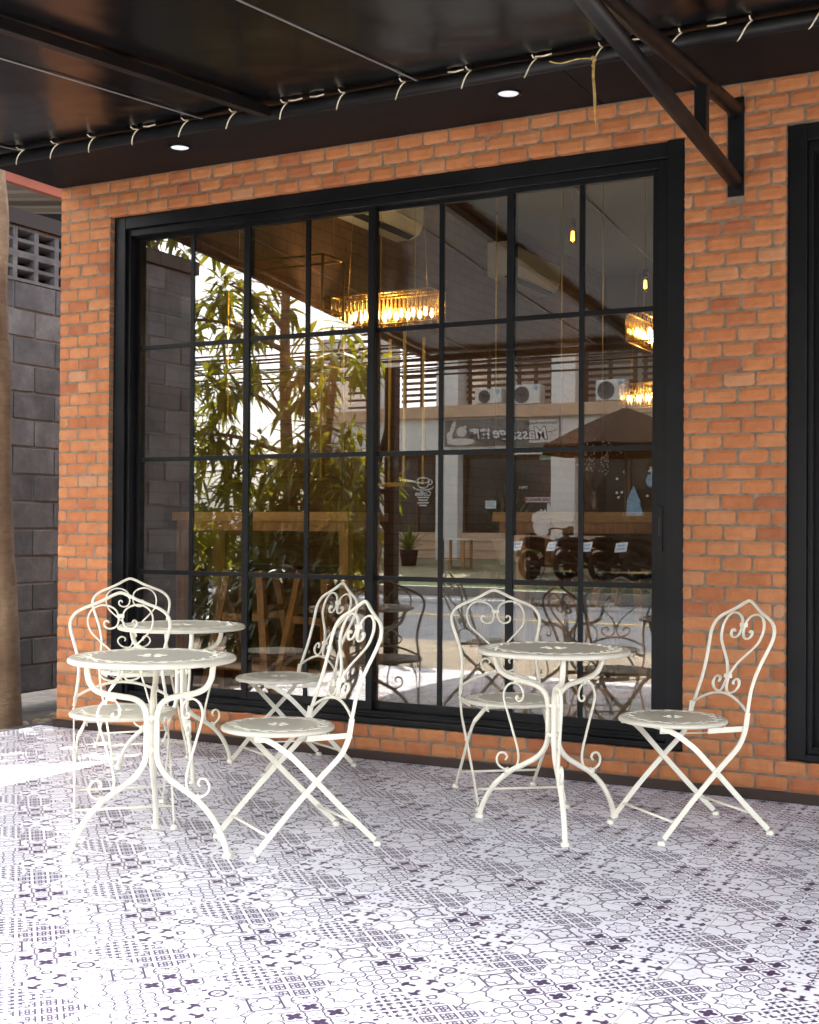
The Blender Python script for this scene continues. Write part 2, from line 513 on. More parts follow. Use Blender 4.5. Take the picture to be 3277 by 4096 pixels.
    curl = Max(line(Len(au - 0.70, av - 0.70) - 0.16, 0.045), 1.15 - (au + av))
    P22 = MinN(Max(leaf1 * 0.25, leafc * -1), stem, curl, Max(line(Len(mx - 0.60, mn - 0.46) - 0.14, 0.04), 0.44 - mn), Len(mx - 0.93, mn) - 0.05)
    G22 = fl2
    c0 = Less(ci, 0.5); c2 = S.op('GREATER_THAN', ci, 1.5); c1 = 1 - c0 - c2
    r0 = Less(ri, 0.5); r2 = S.op('GREATER_THAN', ri, 1.5); r1 = 1 - r0 - r2
    def sel(A):
        t = None
        for (cm, rows) in zip((c0, c1, c2), A):
            k = None
            for rm, d in zip((r0, r1, r2), rows):
                if d is None: continue
                e = rm * cl(fill(d))
                k = e if k is None else k + e
            if k is None: continue
            k = cm * k
            t = k if t is None else t + k
        return t
    dark = sel(((P00, P01, P02), (P10, P11, P12), (P20, P21, P22)))
    grey = sel(((Len(au - 0.2, av - 0.2) - 0.19, None, Min(G02, G02b)), (None, fl2, None), (G20, None, G22)))
    edge = Min(Min(fx, 1 - fx), Min(fy, 1 - fy))
    grout = cl(fill(edge - 0.0052, 0.001))
    nz = noise_tex(nt, 2.2, 4, 0.6, vec=geo.outputs['Position'])
    white = ramp(nt, nz, [(0.3, (0.78, 0.78, 0.845)), (0.7, (0.83, 0.83, 0.90))])
    wn_ = nt.n('ShaderNodeTexWhiteNoise', noise_dimensions='2D'); cmbt = nt.n('ShaderNodeCombineXYZ')
    nt.l(Floor(tx).x, cmbt.inputs[0]); nt.l(Floor(ty).x, cmbt.inputs[1]); nt.l(cmbt.outputs[0], wn_.inputs['Vector'])
    white = mix_col(nt, 1.0, white, ramp(nt, wn_.outputs['Value'], [(0.0, 0.94), (1.0, 1.0)]), 'MULTIPLY')
    sm_ = noise_tex(nt, 7, 7, 0.7, vec=geo.outputs['Position'])
    white = mix_col(nt, 1.0, white, ramp(nt, sm_, [(0.30, (0.84, 0.83, 0.81)), (0.46, (1, 1, 1))]), 'MULTIPLY')
    col = mix_col(nt, (grey * 0.4).x, white, (0.66, 0.65, 0.73))
    col = mix_col(nt, dark.x, col, (0.052, 0.030, 0.080))
    col = mix_col(nt, grout.x, col, (0.47, 0.455, 0.47))
    nt.l(col, b.inputs['Base Color'])
    rg = nt.n('ShaderNodeMapRange'); nt.l(nz, rg.inputs[0])
    rg.inputs[3].default_value = 0.38; rg.inputs[4].default_value = 0.5
    nt.l(rg.outputs[0], b.inputs['Roughness'])
    hh = 1 - grout
    bump(nt, b, hh.x, 0.4, 0.002)
    return m
M['tile'] = tile_mat()

def pierced_cream(Rr, npair):
    """cream enamel with a punched garland and a punched centre flower (real see-through holes)"""
    m, nt, b, out = material('pierced_cream_enamel')
    S.nt = nt
    tc = nt.n('ShaderNodeTexCoord')
    sp = nt.n('ShaderNodeSeparateXYZ'); nt.l(tc.outputs['Object'], sp.inputs[0])
    x = S(sp.outputs[0]) * (1 / Rr); y = S(sp.outputs[1]) * (1 / Rr)
    r = Len(x, y); th = Atan2(y, x)
    k = Fract(th * (npair / (2 * PI)) + 10) - 0.5
    s_ = k * (2 * PI / npair) * 0.8
    t_ = r - 0.80
    w = 2 * PI / npair * 0.8
    def ell(s0, t0, ang, la, lb):
        ds = s_ - s0; dt = t_ - t0
        ca, sa = math.cos(ang), math.sin(ang)
        return Len((ds * ca + dt * sa) / la, (dt * ca - ds * sa) / lb) - 1
    h1 = ell(-0.12 * w, 0.052, 0.5, w * 0.40, 0.024)
    h2 = ell(0.10 * w, -0.050, -0.5, w * 0.40, 0.024)
    h3 = ell(0.46 * w, 0.004, 0.0, w * 0.10, 0.018)
    k6 = (Fract(th * (6 / (2 * PI)) + 10) - 0.5) * (2 * PI / 6)
    pet = Len((r - 0.115) / 0.070, (k6 * 0.115) / 0.036) - 1
    cen = r / 0.022 - 1
    hole = Less(MinN(h1, h2, h3, pet, cen), 0.0)
    up = nt.n('ShaderNodeNewGeometry')
    nz = noise_tex(nt, 12, 3)
    nt.l(ramp(nt, nz, [(0.3, (0.62, 0.60, 0.50)), (0.7, (0.68, 0.66, 0.555))]), b.inputs['Base Color'])  # duller than the cream legs: the shade on flat tops put into colour
    b.inputs['Roughness'].default_value = 0.38
    tr = nt.n('ShaderNodeBsdfTransparent')
    mx = nt.n('ShaderNodeMixShader')
    nt.l(hole.x, mx.inputs[0]); nt.l(b.outputs[0], mx.inputs[1]); nt.l(tr.outputs[0], mx.inputs[2])
    nt.l(mx.outputs[0], out.inputs[0])
    return m
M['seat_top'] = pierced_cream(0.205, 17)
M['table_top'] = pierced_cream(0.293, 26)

# ------------------------------------------------------------------ camera
CAM_H, CAM_D = 1.12, 5.42
def make_camera():
    yaw, pit, rol, F = 0.48866648, 0.01179639, 0.00637124, 5156.6
    f = Vector((-math.sin(yaw), math.cos(yaw), 0)); ri = Vector((math.cos(yaw), math.sin(yaw), 0)); u = Vector((0, 0, 1))
    f2 = f * math.cos(pit) + u * math.sin(pit); u2 = u * math.cos(pit) - f * math.sin(pit)
    ri2 = ri * math.cos(rol) + u2 * math.sin(rol); u3 = u2 * math.cos(rol) - ri * math.sin(rol)
    cd = bpy.data.cameras.new('camera')
    cd.sensor_fit = 'HORIZONTAL'; cd.sensor_width = 36.0; cd.lens = 36.0 * F / 3277
    cd.clip_start = 0.05; cd.clip_end = 2000
    co = link(bpy.data.objects.new('camera', cd))
    co.matrix_world = Matrix(((ri2.x, u3.x, -f2.x, 0), (ri2.y, u3.y, -f2.y, -CAM_D), (ri2.z, u3.z, -f2.z, CAM_H), (0, 0, 0, 1)))
    scene.camera = co
make_camera()

# ------------------------------------------------------------------ sun and sky
SUN_EL, SUN_AZ = R(62), R(222)        # azimuth of the direction TO the sun, from +Y clockwise
w = bpy.data.worlds.new('World'); scene.world = w
w.use_nodes = True
wn = w.node_tree
bg = wn.nodes['Background']
sky = wn.nodes.new('ShaderNodeTexSky')
sky.sky_type = 'NISHITA'; sky.sun_disc = False
sky.sun_elevation = SUN_EL; sky.sun_rotation = SUN_AZ
sky.air_density = 1.0; sky.dust_density = 3.5; sky.ozone_density = 1.0
NTW = NT(wn)
cl_ = noise_tex(NTW, 2.6, 6, 0.6, co='Generated')
cf = ramp(NTW, cl_, [(0.30, 0.45), (0.62, 0.92)])
bw = NTW.n('ShaderNodeRGBToBW'); NTW.l(sky.outputs[0], bw.inputs[0])
cb = NTW.n('ShaderNodeCombineColor')
for i_, k_ in enumerate((1.30, 1.28, 1.27)):
    mm_ = NTW.n('ShaderNodeMath', operation='MULTIPLY'); NTW.l(bw.outputs[0], mm_.inputs[0]); mm_.inputs[1].default_value = k_; NTW.l(mm_.outputs[0], cb.inputs[i_])
NTW.l(mix_col(NTW, cf, sky.outputs[0], cb.outputs[0]), bg.inputs[0]); bg.inputs[1].default_value = 0.15
sd = bpy.data.lights.new('sun', 'SUN'); sd.energy = 3.3; sd.angle = R(0.6); sd.color = (1.0, 0.95, 0.86)
so = link(bpy.data.objects.new('sun', sd))
dirto = Vector((math.sin(SUN_AZ) * math.cos(SUN_EL), math.cos(SUN_AZ) * math.cos(SUN_EL), math.sin(SUN_EL)))
so.rotation_euler = dirto.to_track_quat('Z', 'Y').to_euler()
so.location = dirto * 30

# ------------------------------------------------------------------ terrace and street
GZ = -0.15
TER_Y, TER_X = -3.45, -5.21
mb = MB().box(TER_X, 6.0, TER_Y, 0.0, -0.14, 0.0)
tag(mb.build('terrace_floor', M['tile']), kind='structure')
mb = MB()
mb.box(TER_X - 0.13, TER_X - 0.002, TER_Y - 0.10, 0.3, -0.2, -0.012)
mb.box(TER_X, 6.0, TER_Y - 0.10, TER_Y - 0.002, -0.2, -0.012)
tag(mb.build('terrace_edge', simple('dark_slab_edge', (0.05, 0.047, 0.045), 0.8, var=0.2, bmp=0.3)), kind='structure')
def sheet(name, x0, x1, y0, y1, z, mat, z2=None):
    z2 = z if z2 is None else z2
    m = MB().add([(x0, y0, z), (x1, y0, z), (x1, y1, z2), (x0, y1, z2)], [(0, 1, 2, 3)])
    return tag(m.build(name, mat), kind='structure')
sheet('ground', -300, 300, -300, 300, GZ - 0.06, M['soil'])
sheet('pavement', -60, 60, -7.0, TER_Y - 0.08, GZ + 0.03, M['concrete'])
sheet('road', -120, 120, -15.6, -7.0, GZ, M['asphalt'])
sheet('road_marking', -120, 120, -11.05, -10.95, GZ + 0.005, M['yellow_paint'])
for k, nm in enumerate(('road_edge_marking',)):
    sheet(nm, -120, 120, -14.75, -14.65, GZ + 0.005, M['white_paint'])
mb = MB().box(-60, 40, -15.85, -15.6, GZ, 0.02)
tag(mb.build('kerb', M['kerb']), kind='structure')
sheet('verge', -60, 40, -16.6, -15.85, 0.05, M['grass'], 0.0)
def paver_mat():
    m, nt, b, out = material('paver_forecourt')
    tc = nt.n('ShaderNodeTexCoord')
    bt = nt.n('ShaderNodeTexBrick'); nt.l(tc.outputs['Object'], bt.inputs['Vector'])
    bt.inputs['Color1'].default_value = rgba((0.30, 0.26, 0.17)); bt.inputs['Color2'].default_value = rgba((0.25, 0.23, 0.15)); bt.inputs['Mortar'].default_value = rgba((0.14, 0.13, 0.09))
    bt.inputs['Scale'].default_value = 1; bt.inputs['Brick Width'].default_value = 0.22; bt.inputs['Row Height'].default_value = 0.11; bt.inputs['Mortar Size'].default_value = 0.008
    f = noise_tex(nt, 1.5)
    c = mix_col(nt, 0.6, bt.outputs[0], ramp(nt, f, [(0.35, (0.55, 0.7, 0.45)), (0.6, (1, 1, 1))]), 'MULTIPLY')
    nt.l(c, b.inputs['Base Color']); b.inputs['Roughness'].default_value = 0.9
    return m
sheet('forecourt', -60, 40, -20.6, -16.6, 0.46, paver_mat(), 0.05)
mb = MB()
for i in range(60):
    a = random.uniform(-5.9, -5.45); c = random.uniform(0.2, 2.4); s_ = random.uniform(0.02, 0.09)
    bm = bmesh.new(); bmesh.ops.create_icosphere(bm, subdivisions=2, radius=s_)
    for v in bm.verts:
        v.co *= 1 + 0.35 * noise.noise(v.co * 18 + Vector((i, 0, 0)))
        v.co.z *= 0.6
    bm.verts.index_update()
    mb.add([(v.co.x + a - 0.3, v.co.y + c, v.co.z + GZ - 0.03) for v in bm.verts], [[v.index for v in f.verts] for f in bm.faces])
    bm.free()
tag(mb.build('rubble', simple('pale_rubble', (0.30, 0.23, 0.15), 0.95, var=0.4, scale=6, bmp=0.5)), 'loose stones and clods along the foot of the grey block wall', 'rubble', kind='stuff')

# ------------------------------------------------------------------ brick facade
WIN = (-4.742, -1.557, 0.167, 2.805)
WIN2 = (-1.127, 1.60, 0.167, 2.800)
PLATE = (-1.372, -1.300, 2.518, 2.945)
FX0, FX1 = -5.10, 3.2
def brick(mb, x0, x1, z0, z1, depth=0.045, seed=0):
    rnd = random.Random(seed)
    nx = max(3, int((x1 - x0) / 0.022) + 1); nz = 4
    tone = min(1, max(0.02, rnd.gauss(0.52, 0.2)))
    if rnd.random() < 0.05: tone = rnd.uniform(0.02, 0.2)
    yb = rnd.uniform(-0.003, 0.001)
    tilt = rnd.uniform(-0.012, 0.012)
    vs = []; fs = []
    for j in range(nz + 1):
        for i in range(nx + 1):
            x = x0 + (x1 - x0) * i / nx; z = z0 + (z1 - z0) * j / nz
            ed = (i in (0, nx)) or (j in (0, nz))
            co = (i in (0, nx)) and (j in (0, nz))
            nn = noise.noise(Vector((x * 45 + seed, z * 45, seed * 0.37)))
            y = yb + 0.0012 * nn + tilt * (x - (x0 + x1) / 2) * 0.5
            if ed:
                y += 0.0035 + 0.002 * abs(nn)
                k = 0.0018 + 0.0028 * noise.noise(Vector((x * 70, z * 70, seed)))
                if co: k += 0.0025
                if i == 0: x += k
                if i == nx: x -= k
                if j == 0: z += k
                if j == nz: z -= k
            vs.append((x, y, z))
    W = nx + 1
    for j in range(nz):
        for i in range(nx):
            fs.append((j * W + i, j * W + i + 1, (j + 1) * W + i + 1, (j + 1) * W + i))
    ring = [i for i in range(W)] + [j * W + nx for j in range(1, nz + 1)] + [nz * W + i for i in range(nx - 1, -1, -1)] + [j * W for j in range(nz - 1, 0, -1)]
    b = len(vs)
    for q in ring:
        vs.append((vs[q][0], depth, vs[q][2]))
    m = len(ring)
    for k in range(m):
        fs.append((ring[k], b + k, b + (k + 1) % m, ring[(k + 1) % m]))
    mb.add(vs, fs, tone, False)

def facade():
    wall = empty('brick_wall', (0, 0, 0), 0, 'orange brick shop front wall framing the black gridded windows', 'wall')
    mb = MB()
    rows = [(0.040 + i * 0.0645, 0.040 + (i + 1) * 0.0645) for i in range(42)]
    rows.append((2.749, 2.800))
    h = (3.0 - 2.800) / 3
    rows += [(2.800 + i * h, 2.800 + (i + 1) * h) for i in range(3)]
    seed = 1
    mt = 0.0058
    for k, (z0, z1) in enumerate(rows):
        zc = (z0 + z1) / 2
        spans = [(FX0, FX1)]
        for (a, c, d, e) in (WIN, WIN2, PLATE):
            if d - 0.005 < zc < e + 0.002:
                ns = []
                for (s0, s1) in spans:
                    if c <= s0 or a >= s1: ns.append((s0, s1)); continue
                    if a > s0: ns.append((s0, a))
                    if c < s1: ns.append((c, s1))
                spans = ns
        for (s0, s1) in spans:
            x = FX0 - (0.1375 * 0.5 if k % 2 else 0) + 0.008 * math.sin(k * 1.7)
            x -= 0.1375 * 2
            if k == 42: x += 0.03
            pitch = 0.1375 if k != 42 else 0.15
            edges = []
            while x < s1 + 0.2:
                if x > s0 + 0.028 and x < s1 - 0.028: edges.append(x + random.uniform(-0.004, 0.004))
                x += pitch
            bnd = [s0] + edges + [s1]
            for i in range(len(bnd) - 1):
                a = bnd[i] + (mt / 2 if i else 0.0); c = bnd[i + 1] - (mt / 2 if i < len(bnd) - 2 else 0.0)
                jz = random.uniform(-0.0015, 0.0015)
                brick(mb, a, c, z0 + mt / 2 + jz, z1 - mt / 2 + jz, 0.045, seed)
                seed += 1
    mb.build('brickwork', M['brick'], wall)
    mb = MB()
    def solid(x0, x1, z0, z1): mb.box(x0, x1, 0.0045, 0.16, z0, z1)
    e = 0.002
    solid(FX0 + e, WIN[0] - e, 0.0, 3.0)
    solid(WIN[0] - e, WIN[1] + e, 0.0, WIN[2] - 0.003)
    solid(WIN[0] - e, WIN[1] + e, WIN[3] + 0.003, 3.0)
    solid(WIN[1] + e, WIN2[0] - e, 0.0, 3.0)
    solid(WIN2[0] - e, WIN2[1] + e, 0.0, WIN2[2] - 0.003)
    solid(WIN2[0] - e, WIN2[1] + e, WIN2[3] + 0.003, 3.0)
    solid(WIN2[1] + e, FX1 - e, 0.0, 3.0)
    mb.build('mortar_bed', M['mortar'], wall)
    MB().bbox(FX0 - 0.01, FX1, -0.016, 0.004, 0.0005, 0.041, 0.002).build('skirting', M['skirting'], wall)
    mb = MB()
    mb.box(FX0, FX1, 0.0, 0.16, 3.0, 4.4)
    mb.build('upper_wall', M['soffit'], wall)
    return wall
facade()

# ------------------------------------------------------------------ windows
def window(x0, x1, z0, z1, n, label, panels_gap=0.0):
    root = empty('shop_window', (0, 0, 0), 0, label, 'window', 'black steel shop windows')
    f = MB()
    y0, y1 = 0.034, 0.19
    fw = 0.078
    e = 0.0015
    # outer flat face
    f.bbox(x0 + e, x0 + fw, y0, y1, z0 + e, z1 - e, 0.004)
    f.bbox(x1 - fw, x1 - e, y0 - 0.02, y1, z0 + e, z1 - e, 0.004)
    f.bbox(x0 + fw, x1 - fw, y0 + 0.001, y1, z1 - 0.070, z1 - e, 0.003)
    f.bbox(x0 + fw, x1 - fw, y0 - 0.014, y1, z0 + e, z0 + 0.028, 0.003)
    # inner step
    i0, i1 = x0 + fw, x1 - fw
    f.bbox(i0 + 0.0, i0 + 0.020, y0 + 0.022, y1, z0 + 0.028, z1 - 0.070, 0.003)
    f.bbox(i1 - 0.052, i1, y0 + 0.022, y1, z0 + 0.028, z1 - 0.070, 0.003)
    f.bbox(i0 + 0.020, i1 - 0.052, y0 + 0.022, y1, z1 - 0.108, z1 - 0.070, 0.003)
    # sill with sliding rails
    f.bbox(i0 + 0.020, i1 - 0.052, y0 + 0.022, y1, z0 + 0.028, z0 + 0.042, 0.002)
    for yy in (0.070, 0.112, 0.15):
        f.box(i0 + 0.02, i1 - 0.052, yy, yy + 0.006, z0 + 0.042, z0 + 0.054)
    f.build('frame', M['black_metal'], root)
    a0, a1 = i0 + 0.020, i1 - 0.024
    pw = (a1 - a0) / n
    zb, zt = z0 + 0.052, z1 - 0.106
    for k in range(n):
        yo = 0.10 if k % 2 else 0.126
        s0 = a0 + k * pw - 0.018 * (k > 0); s1 = a0 + (k + 1) * pw + 0.018 * (k < n - 1)
        if k == n - 1: s1 = i1 - 0.05
        sm = MB()
        st = 0.036
        y_a, y_b = yo - 0.011, yo + 0.011
        sm.bbox(s0, s0 + (st if k else 0.02), y_a, y_b, zb, zt, 0.002)
        sm.bbox(s1 - st, s1, y_a, y_b, zb, zt, 0.002)
        l, r_ = s0 + (st if k else 0.02), s1 - st
        sm.bbox(l, r_, y_a + 0.001, y_b - 0.001, zb, zb + 0.045, 0.002)
        sm.bbox(l, r_, y_a + 0.001, y_b - 0.001, zt - 0.020, zt, 0.002)
        mid = (l + r_) / 2
        sm.bbox(mid - 0.012, mid + 0.012, y_a + 0.003, y_b - 0.003, zb + 0.045, zt - 0.020, 0.0015)
        rails = [0.868, 1.480, 2.092]
        rails = [zz + (z0 - 0.167) for zz in rails]
        for zz in rails:
            sm.bbox(l, mid - 0.012, y_a + 0.004, y_b - 0.004, zz - 0.012, zz + 0.012, 0.0015)
            sm.bbox(mid + 0.012, r_, y_a + 0.004, y_b - 0.004, zz - 0.012, zz + 0.012, 0.0015)
        so_ = sm.build('sash', M['black_metal'], root)
        tl = (0.0016, -0.0014, 0.0005, -0.0018)[k % 4]
        g = MB()
        hh = (zt - zb) / 2
        hw = (r_ - l) / 2
        g.box(-hw - 0.003, hw + 0.003, -0.003, 0.003, -hh + 0.03, hh - 0.012)
        go = g.build('glass_pane', M['glass'], so_, loc=((l + r_) / 2, yo, (zb + zt) / 2), rot=(tl * 0.5, 0, tl))
        if k == 2:
            hl = MB()
            hl.bbox(s0 + 0.008, s0 + 0.028, y_a - 0.012, y_a, 0.27, 0.34, 0.003)
            hl.build('lock', M['black_metal'], so_)
        if k == n - 1:
            hl = MB()
            hx = i1 - 0.040
            hl.bbox(hx - 0.014, hx + 0.014, 0.050, 0.0565, 1.02, 1.22, 0.002)
            hl.build('recessed_handle', M['black_metal'], so_)
            hl = MB(); hl.bbox(hx - 0.005, hx + 0.005, 0.0485, 0.05, 1.09, 1.17, 0.0005)
            hl.build('handle_slot', M['dark'], so_)
    return root
window(*WIN, 4, 'wide black framed sliding window with thirty two panes between the brick piers')
window(*WIN2, 4, 'black framed window cut off by the right border beyond the brick pier')

# ------------------------------------------------------------------ soffit, lights
sf = MB()
sf.box(FX0 - 0.012, -1.93, -0.72, 0.0, 3.001, 3.06)
sf.box(-1.927, FX1, -0.72, 0.0, 3.002, 3.06)
o = sf.build('soffit', M['soffit'])
tag(o, 'flat black soffit board above the brickwork holding the downlights', 'soffit')

def downlight(x, y, label):
    root = empty('downlight', (x, y, 3.0), 0, label, 'ceiling light', 'recessed downlights')
    MB().lathe([(0.058, 0.001), (0.060, -0.003), (0.054, -0.006), (0.046, -0.004), (0.044, 0.0)], n=40).build('rim', M['black_metal'], root)
    m = MB()
    prof = [(0.001, -0.004), (0.012, -0.006), (0.013, -0.004), (0.03, -0.0035), (0.044, -0.0005)]
    m.lathe(prof, n=40)
    m.build('lens', DL, root)
    return root
def dl_mat():
    m, nt, b, out = material('lit_downlight_lens')
    S.nt = nt
    tc = nt.n('ShaderNodeTexCoord'); sp = nt.n('ShaderNodeSeparateXYZ'); nt.l(tc.outputs['Object'], sp.inputs[0])
    x = S(sp.outputs[0]); y = S(sp.outputs[1])
    th = Atan2(y, x); r = Len(x, y)
    v = 0.55 + 0.45 * Cos(th * 24)
    e = v * v * 0.15 + 0.02
    b.inputs['Base Color'].default_value = rgba((0.5, 0.5, 0.55))
    b.inputs['Emission Color'].default_value = rgba((0.93, 0.92, 1.0))
    nt.l(e.x, b.inputs['Emission Strength'])
    return m
DL = dl_mat()
downlight(-4.015, -0.325, 'lit round downlight nearest the left brick corner, above the first panes')
downlight(-2.241, -0.318, 'lit round downlight beside the hanging twine, above the middle of the window')

# ------------------------------------------------------------------ awning
SLOPE = 0.1
AW0, AW1 = -0.685, -4.30
def shz(y): return 2.975 + SLOPE * (y + 0.74)
def awning():
    root = empty('awning', (0, AW0, 2.97), 0, 'black vinyl awning with pipe edges laced on by pale rope', 'awning')
    inv = Vector((0, -AW0, -2.97))
    X0, X1 = -5.14, 3.0
    # sheet: gently sagging between the ribs
    ribs = [-5.10, -3.22, -1.335, 0.55, 2.43]
    vs = []; fs = []
    nx, ny = 96, 30
    for lay in (0, 1):
        for j in range(ny + 1):
            for i in range(nx + 1):
                x = X0 + (X1 - X0) * i / nx; y = AW0 + (AW1 - AW0) * j / ny
                ph = ((x - ribs[0]) / 1.8825) % 1.0
                sag = 0.012 * math.sin(PI * ph) * math.sin(PI * j / ny) + 0.004 * noise.noise(Vector((x * 1.4, y * 1.1, 3)))
                vs.append((x, y, shz(y) - sag + lay * 0.004))
    W = nx + 1; L = W * (ny + 1)
    for j in range(ny):
        for i in range(nx):
            a = j * W + i
            fs.append((a, a + 1, a + W + 1, a + W)); fs.append((L + a, L + a + W, L + a + W + 1, L + a + 1))
    for i in range(nx):
        fs.append((i, L + i, L + i + 1, i + 1)); q = ny * W + i; fs.append((q, q + 1, L + q + 1, L + q))
    for j in range(ny):
        q = j * W; fs.append((q, q + W, L + q + W, L + q)); q = j * W + nx; fs.append((q, L + q, L + q + W, q + W))
    m = MB(); m.add([Vector(v) + inv for v in vs], fs, 0, True)
    m.build('canopy_sheet', M['sheet'], root)
    def tb(name, pts, r, mat, n=12, rect=False):
        m = MB(); m.tube([Vector(p) + inv for p in pts], r, n=n, rect=rect); return m.build(name, mat, root)
    tb('rear_pipe', [(X0, -0.70, 2.947), (X1, -0.70, 2.947)], 0.029, M['pipe'], 16)
    tb('front_pipe', [(X0, AW1 + 0.02, shz(AW1) - 0.035), (X1, AW1 + 0.02, shz(AW1) - 0.035)], 0.03, M['pipe'], 16)
    for x in ribs:
        if abs(x + 1.335) < 0.01: continue
        m = MB(); m.tube([Vector((x, -0.73, shz(-0.73) - 0.032)) + inv, Vector((x, AW1 + 0.04, shz(AW1) - 0.032)) + inv], 0.021, 0.021, N=(1, 0, 0), rect=True)
        m.build('rib', M['rusty_tube'], root)
    for x in (-4.68, -3.574, -2.473, -0.30, 0.9, 2.0):
        m = MB(); m.tube([Vector((x, y, shz(y) - 0.0105)) + inv for y in (AW0 - 0.03, -1.6, -2.6, AW1 + 0.05)], 0.0045, 0.0015, N=(0, 0, 1), rect=True)
        m.build('seam', M['grey_plastic'], root)
    # rope ties over the rear pipe
    ties = [-4.700, -4.472, -4.240, -3.970, -3.690, -3.420, -3.140, -2.855, -2.560, -2.255, -1.972, -1.690, -1.395, -1.125, -0.870, -0.60, -0.3, 0.0]
    rr = 0.0335
    for q, x in enumerate(ties):
        sl = random.uniform(0.030, 0.046); jx = random.uniform(-0.006, 0.006)
        pts = [Vector((x + jx + sl, -0.785, shz(-0.785) - 0.006)), Vector((x + jx + sl * 0.95, -0.765, shz(-0.765) - 0.013))]
        for t in range(0, 9):
            f_ = t / 8.0
            a = R(135 + 140 * f_)
            pts.append(Vector((x + jx + sl * (0.85 - 1.75 * f_), -0.70 + rr * math.cos(a), 2.947 + rr * math.sin(a))))
        m = MB(); m.tube([p + inv for p in pts], 0.0029, n=6)
        m.build('rope_tie_or_sliver', M['rope'], root)
    for q, x in enumerate([-4.5, -3.0, -1.6, -0.2, 1.2]):
        pts = []
        for t in range(0, 20):
            a = R(-40 + t * 15)
            pts.append(Vector((x - 0.05 * t / 20.0, AW1 + 0.02 + 0.034 * math.cos(a), shz(AW1) - 0.035 + 0.034 * math.sin(a))))
        m = MB(); m.tube([p + inv for p in pts], 0.0029, n=6)
        m.build('rope_tie_or_sliver', M['rope'], root)
    for x in (-3.05, -2.94, -2.28, -1.90, -1.51, -1.22, -3.85):  # short pale pieces drawn in for slivers of light through the sheet gap
        m = MB(); m.tube([Vector((x - 0.035, -0.758, shz(-0.758) - 0.0075)) + inv, Vector((x, -0.762, shz(-0.762) - 0.012)) + inv, Vector((x + 0.035, -0.758, shz(-0.758) - 0.0075)) + inv], 0.0035, n=6)
        m.build('rope_tie_or_sliver', M['rope'], root)
    return root
awning()

def bracket(x, label):
    root = empty('awning_bracket', (x, 0, 2.7), 0, label, 'bracket', 'steel awning brackets')
    Z = -2.7
    m = MB(); m.tube([(0, -0.004, 2.886 + Z), (0, -4.22, 2.572 + Z)], 0.0315, n=18); m.build('upper_beam', M['rusty_tube'], root)
    m = MB(); m.tube([(0, -0.004, 2.583 + Z), (0, -2.12, 2.712 + Z)], 0.0315, n=18); m.build('lower_strut', M['rusty_tube'], root)
    m = MB(); m.bbox(-0.024, 0.024, -0.56, -0.512, 2.60 + Z, 2.865 + Z, 0.004); m.build('web_post', M['black_metal'], root)
    m = MB(); m.bbox(-0.034, 0.034, -0.003, 0.03, 2.522 + Z, 2.94 + Z, 0.003); m.build('wall_plate', M['black_metal'], root)
    m = MB(); m.lathe([(0.0315, -0.02), (0.037, -0.008), (0.039, 0.0)], n=18); m.build('weld', M['black_metal'], root, loc=(0, -0.006, 2.886 + Z), rot=(R(-90), 0, 0))
    return root
bracket(-1.335, 'black tubular truss bracket fixed in the brick pier between the windows')

def twine():
    m = MB()
    pts = cr([(-1.697, -0.742, 2.925), (-1.699, -0.745, 2.86), (-1.692, -0.748, 2.78), (-1.690, -0.75, 2.70), (-1.684, -0.75, 2.655)], 5)
    n_ = len(pts)
    m.tube(pts, 0.0062, 0.0025, N=(0, 1, 0), n=6, radii=[1.0 if i < n_ * 0.6 else max(0.12, 1.0 - (i - n_ * 0.6) / (n_ * 0.4)) * 0.8 for i in range(n_)])
    m.tube(cr([(-1.697, -0.742, 2.925), (-1.76, -0.745, 2.932), (-1.83, -0.75, 2.925), (-1.875, -0.755, 2.938)], 5), 0.003, n=5)
    m.tube(cr([(-1.71, -0.742, 2.922), (-1.699, -0.748, 2.930), (-1.690, -0.742, 2.918), (-1.702, -0.738, 2.914)], 4), 0.004, n=5)
    tag(m.build('twine', M['twine']), 'dry straw coloured twine dangling from the laced pipe by the bracket', 'twine')
twine()

def awning_post():
    root = empty('awning_post', (-5.42, -4.2, GZ), 0, 'dark steel post with a diagonal brace under the awning front pipe', 'post')
    m = MB(); m.bbox(-0.05, 0.05, -0.05, 0.05, 0.03, 2.66, 0.005); m.build('shaft', M['black_metal'], root)
    m = MB(); m.bbox(-0.11, 0.11, -0.11, 0.11, 0.03, 0.045, 0.002); m.build('base_plate', M['black_metal'], root)
    m = MB(); m.tube([(-0.215, 0, 1.55), (-0.02, 0, 2.22)], 0.028, n=10); m.tube([(-0.215, 0, 1.56), (0.0, 0, 1.15)], 0.028, n=10); m.tube([(-0.215, 0, 1.62), (0.0, 0, 1.56)], 0.028, n=10)
    m.build('brace', M['black_metal'], root)
    m = MB(); m.bbox(-0.24, -0.19, -0.03, 0.03, 0.03, 2.7, 0.004); m.build('side_rail', M['black_metal'], root)
awning_post()

